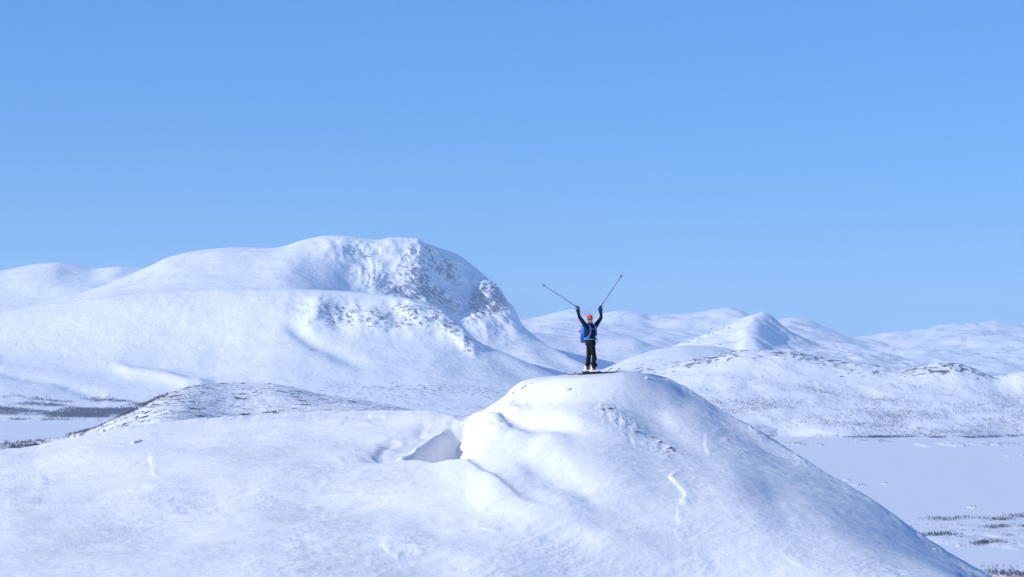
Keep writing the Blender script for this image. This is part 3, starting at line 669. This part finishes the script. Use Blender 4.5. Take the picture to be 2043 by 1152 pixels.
def on_knoll(uu, vv):
    i = int(np.argmin(np.abs(u_k - uu))); Uc, Vc = pix(X_k[:, i], Y_k[:, i], Z_k[:, i])
    best = None
    for k in range(26, 26 + wn):
        if (Vc[k] - vv) * (Vc[k+1] - vv) <= 0:
            f_ = (vv - Vc[k]) / (Vc[k+1] - Vc[k] + 1e-9); best = [A[k, i] + f_ * (A[k+1, i] - A[k, i]) for A in (X_k, Y_k, Z_k)]; break
    return best
X_k, Y_k, Z_k = KNOLL[:3]; u_k = u
rocks = [(1214, 814, .13, 'rounded rock capped with snow at the top of the rough band below the skier'), (1200, 816, .09, 'flat rock beside the rounded one at the top of the rough band'), (1268, 859, .10, 'dark rock halfway down the rough snow band'),
         (1300, 871, .08, None), (1314, 881, .13, None), (1322, 884, .08, None), (1334, 892, .15, 'largest rock at the lower end of the rough snow band'), (1328, 901, .08, None), (1341, 898, .09, None), (1240, 835, .05, None), (1226, 832, .05, None), (1252, 846, .05, None)]
for k, (uu, vv, sz, lab) in enumerate(rocks):
    p = on_knoll(uu, vv)
    if p is None: continue
    o = link('rock', rock_mesh(700 + k), rock_m); o.location = (p[0], p[1], p[2] - sz * .12); o.scale = (sz*.85, sz*.75, sz*.7); o.rotation_euler.z = k * 1.3
    tag(o, lab or 'small grey rock half buried in the rough snow band', 'rock', 'rocks in the rough snow band')
clod_m = snow_mat('clod_snow', bump=((12, .02, None, None),))
for k, (uu, vv, sz) in enumerate([(1134, 778, .07), (1128, 776, .04), (1024, 786, .06), (1031, 781, .05), (1040, 777, .07), (1047, 772, .05), (1060, 767, .05), (1013, 794, .05), (270, 884, .10), (277, 881, .07), (205, 862, .09), (160, 870, .10), (146, 873, .08), (1290, 755, .05)]):
    p = on_knoll(uu, vv)
    if p is None: continue
    o = link('snow_clod', rock_mesh(760 + k, .8), clod_m); o.location = (p[0], p[1], p[2] + sz * .1); o.scale = (sz * 1.2, sz, sz); o.rotation_euler.z = k * 2.1
    tag(o, 'largest loose clod of snow just below the ski tails' if k == 0 else 'tiny clod beside the largest one below the ski tails' if k == 1 else 'small snow clod on the crest past the ski tips' if k == 13 else
        'small snow clod on the shoulder edge between the hollow and the skier' if k < 8 else 'snow clod on the gentle crest in front of the heathery spur', 'snow clod', 'loose clods of snow on the knoll')

# ------------------------------------------------------------------ the skier
ICO = None
def ico():
    global ICO
    if ICO is None:
        bm = bmesh.new(); bmesh.ops.create_icosphere(bm, subdivisions=2, radius=1)
        ICO = (np.array([v.co[:] for v in bm.verts]), np.array([[v.index for v in f.verts] for f in bm.faces])); bm.free()
    return ICO
V3 = lambda *a: np.array(a, float)
def chain(pts, step=.35):
    """tapered limb: spheres along a polyline of (point, radius)"""
    out = []
    for (a, ra), (b, rb) in zip(pts, pts[1:]):
        a, b = np.array(a, float), np.array(b, float); L = np.linalg.norm(b - a); n = max(2, int(L / (step * min(ra, rb))) + 1)
        out += [(a + (b - a) * t, ra + (rb - ra) * t) for t in np.linspace(0, 1, n)]
    return out
def organic(name, balls, voxel, mat, parent, ell=(), iters=5):
    """one continuous surface grown over balls (point, radius) and ellipsoids (point, 3x3 matrix)"""
    Vt, Ft = ico(); vs, fs = [], []; k = 0
    for c, r in balls: vs.append(Vt * r + c); fs.append(Ft + k); k += len(Vt)
    for c, Mx in ell: vs.append(Vt @ np.array(Mx).T + c); fs.append(Ft + k); k += len(Vt)
    me = mesh_np(name, np.concatenate(vs), np.concatenate(fs)); o = bpy.data.objects.new('tmp', me); col.objects.link(o)
    md = o.modifiers.new('r', 'REMESH'); md.mode = 'VOXEL'; md.voxel_size = voxel
    ms = o.modifiers.new('s', 'SMOOTH'); ms.factor = .5; ms.iterations = iters
    dg = bpy.context.evaluated_depsgraph_get(); nm = bpy.data.meshes.new_from_object(o.evaluated_get(dg))
    bpy.data.objects.remove(o); nm.name = name; nm.materials.clear()
    return link(name, nm, mat, parent)
def diag(ax, ay, az, X3=(1, 0, 0), Y3=(0, 1, 0), Z3=(0, 0, 1)):
    return np.stack([np.array(X3) * ax, np.array(Y3) * ay, np.array(Z3) * az], 1)
def ribbon(name, path, wdt, thk, mat, parent, side=None):
    """flat webbing strap swept along a path; side gives its flat direction"""
    path = [np.array(p, float) for p in path]; vs, fs = [], []
    for i, p in enumerate(path):
        d = path[min(i+1, len(path)-1)] - path[max(i-1, 0)]; d /= np.linalg.norm(d)
        n = np.array(side[i] if side is not None else (0, 0, 1), float); s_ = np.cross(d, n); s_ /= np.linalg.norm(s_); n = np.cross(s_, d)
        vs += [p + s_*wdt/2 + n*thk/2, p - s_*wdt/2 + n*thk/2, p - s_*wdt/2 - n*thk/2, p + s_*wdt/2 - n*thk/2]
    for i in range(len(path) - 1):
        for q in range(4): fs.append((4*i + q, 4*i + (q+1) % 4, 4*i + 4 + (q+1) % 4, 4*i + 4 + q))
    fs += [(3, 2, 1, 0), tuple(4*(len(path)-1) + q for q in range(4))]
    return link(name, mesh_np(name, np.array(vs), np.array(fs)), mat, parent, False)
def tube(name, path, rad, mat, parent, n=10):
    path = [np.array(p, float) for p in path]; vs, fs = [], []
    for i, p in enumerate(path):
        d = path[min(i+1, len(path)-1)] - path[max(i-1, 0)]; d /= np.linalg.norm(d)
        a = np.cross(d, (0.31, .2, .93)); a /= np.linalg.norm(a); b = np.cross(d, a); r = rad[i] if hasattr(rad, '__len__') else rad
        vs += [p + r * (a * math.cos(t) + b * math.sin(t)) for t in np.linspace(0, 2*math.pi, n + 1)[:-1]]
    for i in range(len(path) - 1):
        for q in range(n): fs.append((n*i + q, n*i + (q+1) % n, n*i + n + (q+1) % n, n*i + n + q))
    me = bpy.data.meshes.new(name); me.from_pydata([tuple(v) for v in vs], [], fs + [tuple(range(n))[::-1], tuple(n*(len(path)-1) + q for q in range(n))]); me.update()
    return link(name, me, mat, parent)
def rbox(name, c, half, axes, mat, parent, bev=.3):
    """bevelled box with its own axes"""
    bm = bmesh.new(); bmesh.ops.create_cube(bm, size=2)
    Mx = Matrix([[axes[j][i] * half[j] for j in range(3)] for i in range(3)])
    for v in bm.verts: v.co = Mx @ v.co + Vector(c)
    bmesh.ops.bevel(bm, geom=bm.edges[:] , offset=min(half) * bev, segments=3, affect='EDGES', profile=.6)
    me = bpy.data.meshes.new(name); bm.to_mesh(me); bm.free()
    return link(name, me, mat, parent)

M_skin = plain('skin', (.52, .30, .22), .5, .4, .06); M_navy = plain('navy_jacket', (.007, .010, .038), .75, .2, .35, 25); M_black = plain('black_trousers', (.006, .006, .008), .8, .2, .4, 25)
M_hat = plain('orange_beanie', (.78, .085, .012), .85, .1, .15, 60); M_glass = plain('dark_lens', (.01, .01, .012), .12, .6, 0)
M_gloved = plain('dark_glove', (.02, .022, .03), .7, .3); M_glovew = plain('white_glove_back', (.62, .62, .66), .7, .3)
M_boot = plain('white_boot_shell', (.70, .70, .72), .4, .5, .06); M_bootd = plain('plum_boot_cuff', (.10, .04, .075), .5, .4, .2); M_sole = plain('black_sole', (.015, .015, .016), .7, .3)
M_pack = plain('blue_pack_fabric', (.03, .19, .62), .65, .3, .12, 30); M_strap = plain('pale_blue_webbing', (.08, .21, .46), .7, .2); M_pink = plain('pink_red_pocket', (.62, .06, .14), .7, .2, .15, 30)
M_metal = plain('pole_aluminium', (.10, .10, .11), .35, .5, .1, 40, .6); M_grip = plain('pole_grip', (.02, .02, .022), .7, .3); M_gaiter = plain('dark_red_gaiter', (.09, .018, .03), .8, .2)
M_skitop = plain('navy_ski_topsheet', (.012, .022, .075), .35, .5, .3, 6); M_skior = plain('orange_ski_tail', (.55, .13, .035), .4, .5, .1); M_edge = plain('ski_base', (.02, .02, .024), .4, .4); M_lip = plain('lips', (.38, .14, .12), .5, .3, .05); M_buckle = plain('grey_buckle', (.25, .26, .28), .4, .5)

def gz(x, y): return SLX * x + SLY * y                    # the stand, in skier coordinates
per = empty('person', tuple(SK), 'skier in navy jacket, black trousers and orange beanie, arms raised on the knoll top', 'person')
f3 = V3(.60, -.80, 0); l3 = V3(.80, .60, 0); up3 = V3(0, 0, 1)          # chest direction; towards the skier's left hand
fh = V3(.22, -.975, 0); lh = V3(.975, .22, 0)                            # face direction
TC = V3(-.04, 0, 0)
tp = lambda a, b, z: TC + l3 * a + f3 * b + up3 * z                      # torso coordinates: left, forward, up
hipR, hipL = V3(-.005, -.075, .93), V3(-.075, .07, .93)
footR, footL = V3(.05, -.12, 0), V3(-.14, .09, 0)
for ft in (footR, footL): ft[2] = gz(ft[0], ft[1])
s3 = V3(.985, -.17, 0); s3 = s3 + up3 * (SLX * s3[0] + SLY * s3[1]); s3 /= np.linalg.norm(s3)      # ski direction, lying on the snow
q3 = np.cross(up3, s3); q3 /= np.linalg.norm(q3); n3 = np.cross(s3, q3)
kneeR, kneeL = V3(.055, -.15, .51), V3(-.105, .04, .51)
ankR, ankL = footR + up3 * .17, footL + up3 * .17
shR, shL = tp(-.175, 0, 1.45), tp(.175, 0, 1.45)
elR, elL = V3(-.385, -.16, 1.735), V3(.285, .10, 1.72)
wrR, wrL = V3(-.445, -.13, 1.955), V3(.275, .10, 1.965)
haR, haL = V3(-.44, -.12, 2.035), V3(.262, .10, 2.045)
head = V3(-.06, -.02, 1.665)

# body: one continuous figure under the clothes
B = []
B += chain([(tp(-.07, 0, .96), .10), (tp(.07, 0, .96), .10)]) + chain([(tp(-.05, 0, 1.1), .095), (tp(.05, 0, 1.1), .095)]) + chain([(tp(-.08, 0, 1.3), .10), (tp(.08, 0, 1.3), .10)])
B += chain([(tp(0, 0, .96), .10), (tp(0, 0, 1.1), .10), (tp(0, 0, 1.32), .11), (tp(0, 0, 1.45), .07), (tp(0, .01, 1.5), .052), (head - up3 * .08, .05)])
for sh, el, wr, ha in ((shR, elR, wrR, haR), (shL, elL, wrL, haL)): B += chain([(tp(0, 0, 1.42), .07), (sh, .058), (el, .040), (wr, .028), (ha, .026)])
for hp, kn, an, ft in ((hipR, kneeR, ankR, footR), (hipL, kneeL, ankL, footL)): B += chain([(hp, .085), (kn, .055), (an, .04), (ft + up3 * .09, .04)]) + chain([(ft + up3 * .09 - s3 * .05, .032), (ft + up3 * .085 + s3 * .15, .026)])
hd = lambda a, b, z: head + lh * a + fh * b + up3 * z
E3 = [(hd(0, -.012, .03), diag(.076, .094, .10, lh, fh)), (hd(0, .012, -.045), diag(.058, .072, .075, lh, fh)), (hd(0, .086, -.012), diag(.011, .018, .024, lh, fh)), (hd(0, .062, -.098), diag(.026, .026, .02, lh, fh)),
      (hd(-.076, -.01, 0), diag(.010, .022, .032, lh, fh)), (hd(.076, -.01, 0), diag(.010, .022, .032, lh, fh)), (hd(0, .07, .022), diag(.05, .016, .012, lh, fh)), (hd(-.034, .062, -.03), diag(.02, .02, .02, lh, fh)), (hd(.034, .062, -.03), diag(.02, .02, .02, lh, fh))]
organic('body', B, .0085, M_skin, per, E3, 3)
organic('lips', [(hd(a, .076 - abs(a) * .25, -.064 + abs(a) * .12), .0075) for a in np.linspace(-.024, .024, 9)], .003, M_lip, per, iters=2)
# jacket
B = []
for a, z, r in ((.080, .93, .110), (.070, 1.0, .108), (.056, 1.1, .106), (.072, 1.22, .114), (.088, 1.33, .116), (.10, 1.41, .096)):
    B += chain([(tp(-a, 0, z), r), (tp(a, 0, z), r)])
B += chain([(tp(0, 0, .95), .12), (tp(0, 0, 1.4), .12), (tp(0, 0, 1.49), .075), (tp(0, .012, 1.545), .066)])
for sh, el, wr in ((shR, elR, wrR), (shL, elL, wrL)): B += chain([(tp(0, 0, 1.40), .10), (sh, .080), (sh * .5 + el * .5, .066), (el, .056), (el * .45 + wr * .55, .050), (wr, .043)])
jk = organic('jacket', B, .010, M_navy, per, iters=6)
tube('zip', [tp(0, .125, z) + f3 * (.004 if z < 1.35 else -.035 * (z - 1.35) / .1) for z in np.linspace(.95, 1.45, 9)], .004, M_grip, jk, 6)
organic('neck_gaiter', chain([(tp(0, .015, 1.545), .063), (head - up3 * .082 + fh * .01, .060)]), .006, M_gaiter, per, iters=3)
# trousers
B = chain([(hipR + up3*.02, .118), (hipL + up3*.02, .118)]) + chain([(tp(-.05, 0, .96), .112), (tp(.05, 0, .96), .112)])
rr_ = np.random.default_rng(3)
for hp, kn, an in ((hipR, kneeR, ankR), (hipL, kneeL, ankL)):
    B += chain([(hp, .105), (hp * .55 + kn * .45, .084), (kn + f3 * .012, .074), (kn * .5 + an * .5, .067), (an + up3 * .09, .076)])
    for z in (.2, .38, .6, .78, .9): B.append((kn * (1 - z) + an * z + rr_.normal(0, .016, 3) + up3 * .03, .066))     # folds
tr_ = organic('trousers', B, .009, M_black, per, iters=4)
rbox('thigh_pocket', kneeR * .5 + hipR * .5 + f3 * .088 - l3 * .03, (.05, .012, .07), (l3, f3, up3), M_black, tr_)
# boots
for ft, an, dark in ((footR, ankR, True), (footL, ankL, False)):
    b0 = ft + n3 * .055
    B = chain([(b0 - s3 * .075 + up3 * .045, .048), (b0 + up3 * .055, .052), (b0 + s3 * .10 + up3 * .042, .044), (b0 + s3 * .165 + up3 * .034, .036)]) + chain([(b0 - s3 * .05 + up3 * .05, .054), (an - s3 * .03 + up3 * .06, .058)])
    bt = organic('boot', B, .006, M_boot, per, iters=3)
    organic('cuff', chain([(an + s3 * .012 + up3 * -.02, .060), (an + s3 * .02 + up3 * .10, .066)]), .006, M_bootd, bt, iters=3)
    rbox('sole', b0 + s3 * .045 + n3 * .002, (.155, .042, .012), (s3, q3, n3), M_sole, bt)
    for k in (0, 1, 2): rbox('buckle', [b0 + s3 * .09 + up3 * .088, b0 + s3 * .045 + up3 * .115, an + s3 * .085 + up3 * .05][k] - q3 * .012, (.010, .040, .007), (s3, q3, np.cross(s3, q3)), M_buckle, bt)
# hat, sunglasses
Vt, Ft = ico()
organic('beanie', [], .006, M_hat, per, [(hd(0, -.014, .062), diag(.086, .104, .088, lh, fh)), (hd(0, -.016, .038), diag(.084, .102, .040, lh, fh))], 2)
sg = organic('sunglasses', chain([(hd(-.072, .02, .012), .006), (hd(-.055, .075, .012), .007), (hd(0, .092, .012), .006), (hd(.055, .075, .012), .007), (hd(.072, .02, .012), .006)]), .003, M_grip, per, iters=2)
for sx in (-1, 1): organic('lens', [], .003, M_glass, sg, [(hd(sx * .034, .085, .004), diag(.030, .010, .021, lh, fh))], 2)
# gloves gripping the poles
TIPR, TIPL = haR + V3(-1.11, .10, .73), haL + V3(.70, .22, 1.03)
def glove(ha, wr, tip, out):
    ax = tip - ha; ax /= np.linalg.norm(ax)                               # pole direction
    pw = wr - ha; pw = pw - ax * pw.dot(ax); pw /= np.linalg.norm(pw)      # towards the wrist
    k3 = np.cross(ax, pw)
    if k3[1] > 0: k3 = -k3                                                # knuckles towards the viewer's side
    B = chain([(wr, .040), (ha + pw * .055, .038), (ha + pw * .038 - ax * .02, .030), (ha + pw * .038 + ax * .025, .030)])
    for j in range(4):
        c = ha + ax * (-.034 + .0235 * j); L = (.8, 1.0, .95, .85)[3 - j]
        arc = [(c + (pw * math.cos(t) + k3 * math.sin(t)) * .030, .0125) for t in np.linspace(.1, .1 + 3.9 * L, 10)]
        B += chain(arc, .5)
    B += chain([(ha + pw * .04 + ax * .035, .017), (ha - k3 * .032 + ax * .045 + pw * .01, .014), (ha - k3 * .018 - pw * .026 + ax * .036, .012)], .5)
    g = organic('glove', B, .0038, M_gloved, per, iters=2)
    organic('glove_back', [], .004, M_glovew, g, [(ha + pw * .050 + k3 * .022, diag(.034, .022, .016, ax, pw, k3))], 2)
    tube('cuff', [wr + (wr - ha) * .1, wr + (wr - ha) * .55], [.048, .050], M_gloved, g, 14)
glove(haR, wrR, TIPR, -1); glove(haL, wrL, TIPL, 1)

# poles
def pole(ha, tip, label):
    o = empty('ski_pole', tuple(SK + ha), label, 'ski pole', 'raised ski poles'); d = tip - ha; L = np.linalg.norm(d); d /= L
    tube('upper_shaft', [d * .06, d * L * .55], .0105, M_metal, o); tube('lower_shaft', [d * L * .55, d * L * .985], [.0088, .0075], M_metal, o)
    tube('lock_collar', [d * L * .535, d * L * .565], .0135, M_grip, o)
    tube('grip', [d * -.085, d * -.07, d * -.03, d * .05, d * .16], [.014, .019, .015, .0145, .0125], M_grip, o)
    a = np.cross(d, (0, 1, .2)); a /= np.linalg.norm(a); b = np.cross(d, a)
    bk = tube('basket', [d * L * .925, d * L * .93, d * L * .94], [.018, .050, .020], M_grip, o, 14)
    for k in range(3):
        t = k * 2.09; e = a * math.cos(t) + b * math.sin(t); tube('spoke', [d * L * .932 + e * .02, d * L * .925 + e * .055], .006, M_grip, bk, 6)
    tube('tip', [d * L * .985, d * L], [.006, .002], M_metal, o)
    ribbon('wrist_strap', [d * -.07 + (a * math.cos(t) * .03 + V3(0, 0, -1) * (.06 - .06 * math.cos(t)) + b * .03 * math.sin(t)) for t in np.linspace(0, 6.2, 14)], .014, .003, M_grip, o, [b] * 14)
pole(haR, TIPR, 'ski pole held out sideways in the hand on the backpack side'); pole(haL, TIPL, 'steeper ski pole held up in the hand farther from the backpack')

# skis
def ski(ft, lo, hi, label):
    o = empty('ski', tuple(SK + ft), label, 'ski', 'touring skis under the skier')
    def body(name, t0, t1, mat, zo, th, wsc=1.0, n=40):
        vs, fs = [], []
        for t in np.linspace(t0, t1, n):
            x = t; tipk = sm(hi - .28, hi, t); tail = sm(-(lo - .22), -lo, -t) if False else sm(0, 1, (-(t) - (lo - .20)) / .20)
            z = .12 * tipk ** 1.6 + .075 * tail ** 1.7 + zo
            e = (t + lo) / (lo + hi)
            wd = (.050 - .018 * math.sin(math.pi * e)) * wsc * (1 - .80 * sm(hi - .09, hi, t) ** 2) * (1 - .55 * sm(0, 1, (-(t) - (lo - .06)) / .06) ** 2)
            c = s3 * x + n3 * z
            vs += [c + q3 * wd, c - q3 * wd, c - q3 * wd + n3 * th, c + q3 * wd + n3 * th]
        for i in range(n - 1):
            for k in range(4): fs.append((4*i + k, 4*i + (k+1) % 4, 4*i + 4 + (k+1) % 4, 4*i + 4 + k))
        fs += [(3, 2, 1, 0), tuple(4*(n-1) + k for k in range(4))]
        return link(name, mesh_np(name, np.array(vs), np.array(fs)), mat, o, False)
    body('base', -lo, hi, M_edge, .004, .006)
    body('topsheet', -lo + .24, hi, M_skitop, .0105, .012, .985)
    body('orange_tail', -lo, -lo + .238, M_skior, .0105, .012, .985, 20)
    bd = rbox('binding', s3 * .045 + n3 * .034, (.17, .035, .011), (s3, q3, n3), M_sole, o)
    rbox('toe_piece', s3 * .20 + n3 * .052, (.028, .034, .018), (s3, q3, n3), M_sole, bd); rbox('heel_piece', s3 * -.13 + n3 * .056, (.035, .03, .024), (s3, q3, n3), M_sole, bd)
ski(footR, .62, .84, 'nearer touring ski, dark blue with an orange tail, under the front boot')
ski(footL, .72, .80, 'farther touring ski, dark blue with an orange tail, under the rear boot')

# backpack
bp = empty('backpack', tuple(SK + tp(0, -.25, .98)), 'bright blue hiking backpack with pink-red pockets on the skier\'s back', 'backpack')
off = tp(0, -.25, .98)
lp = lambda a, b, z: tp(a, b, z) - off
mp_ = organic('pack_bag', chain([(lp(-.08, -.235, 1.06), .10), (lp(-.09, -.235, 1.30), .105), (lp(-.075, -.225, 1.46), .085)]) + chain([(lp(.08, -.235, 1.06), .10), (lp(.09, -.235, 1.30), .105), (lp(.075, -.225, 1.46), .085)]) + chain([(lp(0, -.24, 1.04), .11), (lp(0, -.24, 1.46), .10)]), .010, M_pack, bp, iters=6)
organic('lid', chain([(lp(-.08, -.22, 1.50), .062), (lp(.08, -.22, 1.50), .062)]) + chain([(lp(-.07, -.28, 1.49), .055), (lp(.07, -.28, 1.49), .055)]), .008, M_pack, bp, iters=4)
organic('rolled_layer', chain([(lp(-.13, -.345, 1.30), .060), (lp(.13, -.345, 1.30), .060)]), .008, M_pink, bp, iters=4)
organic('bottom_pocket', chain([(lp(-.12, -.27, 1.02), .078), (lp(.12, -.27, 1.02), .078)]) + chain([(lp(-.12, -.31, 1.10), .055), (lp(.12, -.31, 1.10), .055)]), .008, M_pink, bp, iters=4)
for sx in (-1, 1):
    organic('side_pocket', chain([(lp(sx * .185, -.22, 1.05), .045), (lp(sx * .185, -.22, 1.20), .038)]), .006, M_pack, bp, iters=3)
    pth = [(sx*.09, -.15, 1.50), (sx*.095, -.06, 1.535), (sx*.10, .04, 1.52), (sx*.105, .115, 1.44), (sx*.105, .138, 1.36), (sx*.115, .138, 1.26), (sx*.14, .115, 1.16), (sx*.185, .04, 1.09), (sx*.19, -.06, 1.06), (sx*.16, -.15, 1.04)]
    nrm = [l3*0 + up3*.7 - f3*.7, up3, up3*.9 + f3*.4, f3*.8 + up3*.5, f3, f3, f3*.9 + l3*sx*.4, l3*sx, l3*sx, l3*sx - f3*.3]
    ribbon('shoulder_strap', [lp(*p) for p in pth], .058, .012, M_strap, bp, nrm)
ribbon('sternum_strap', [lp(-.105, .142, 1.37), lp(-.05, .148, 1.37), lp(.05, .148, 1.37), lp(.105, .142, 1.37)], .022, .006, M_strap, bp, [f3] * 4)
an_ = np.linspace(-2.3, 2.3, 25)
ribbon('hip_belt', [lp(.198 * math.sin(t), .142 * math.cos(t), 1.075 - .02 * math.cos(t)) for t in an_], .055, .014, M_strap, bp, [l3 * math.sin(t) + f3 * math.cos(t) for t in an_])
rbox('belt_buckle', lp(.03, .155, 1.055), (.032, .008, .026), (l3, f3, up3), M_strap, bp)
ribbon('loose_webbing', [lp(.15, .125, 1.07), lp(.175, .14, 1.03), lp(.18, .135, .95)], .024, .004, M_strap, bp, [f3] * 3)

# ------------------------------------------------------------------ haze: the air over the valley
def box_mesh(name, x0, x1, y0, y1, z0, z1):
    v = np.array([(x, y, z) for z in (z0, z1) for x, y in ((x0, y0), (x1, y0), (x1, y1), (x0, y1))], float)
    f = np.array([(3, 2, 1, 0), (4, 5, 6, 7), (0, 1, 5, 4), (1, 2, 6, 5), (2, 3, 7, 6), (3, 0, 4, 7)])
    return mesh_np(name, v, f)
hm = bpy.data.materials.new('haze'); hm.use_nodes = True; ht = hm.node_tree; ht.nodes.clear()
pv = ht.nodes.new('ShaderNodeVolumePrincipled'); ho = ht.nodes.new('ShaderNodeOutputMaterial')
pv.inputs['Color'].default_value = (0.60, 0.78, 1.0, 1); pv.inputs['Density'].default_value = 2.7e-5; pv.inputs['Anisotropy'].default_value = 0.0
ht.links.new(pv.outputs[0], ho.inputs['Volume'])
tag(link('haze', box_mesh('haze', -27000, 27000, -9500, 35000, -6, 1150), hm, smooth=False), 'thin blue haze over the snowy valley', 'haze', None, 'stuff')
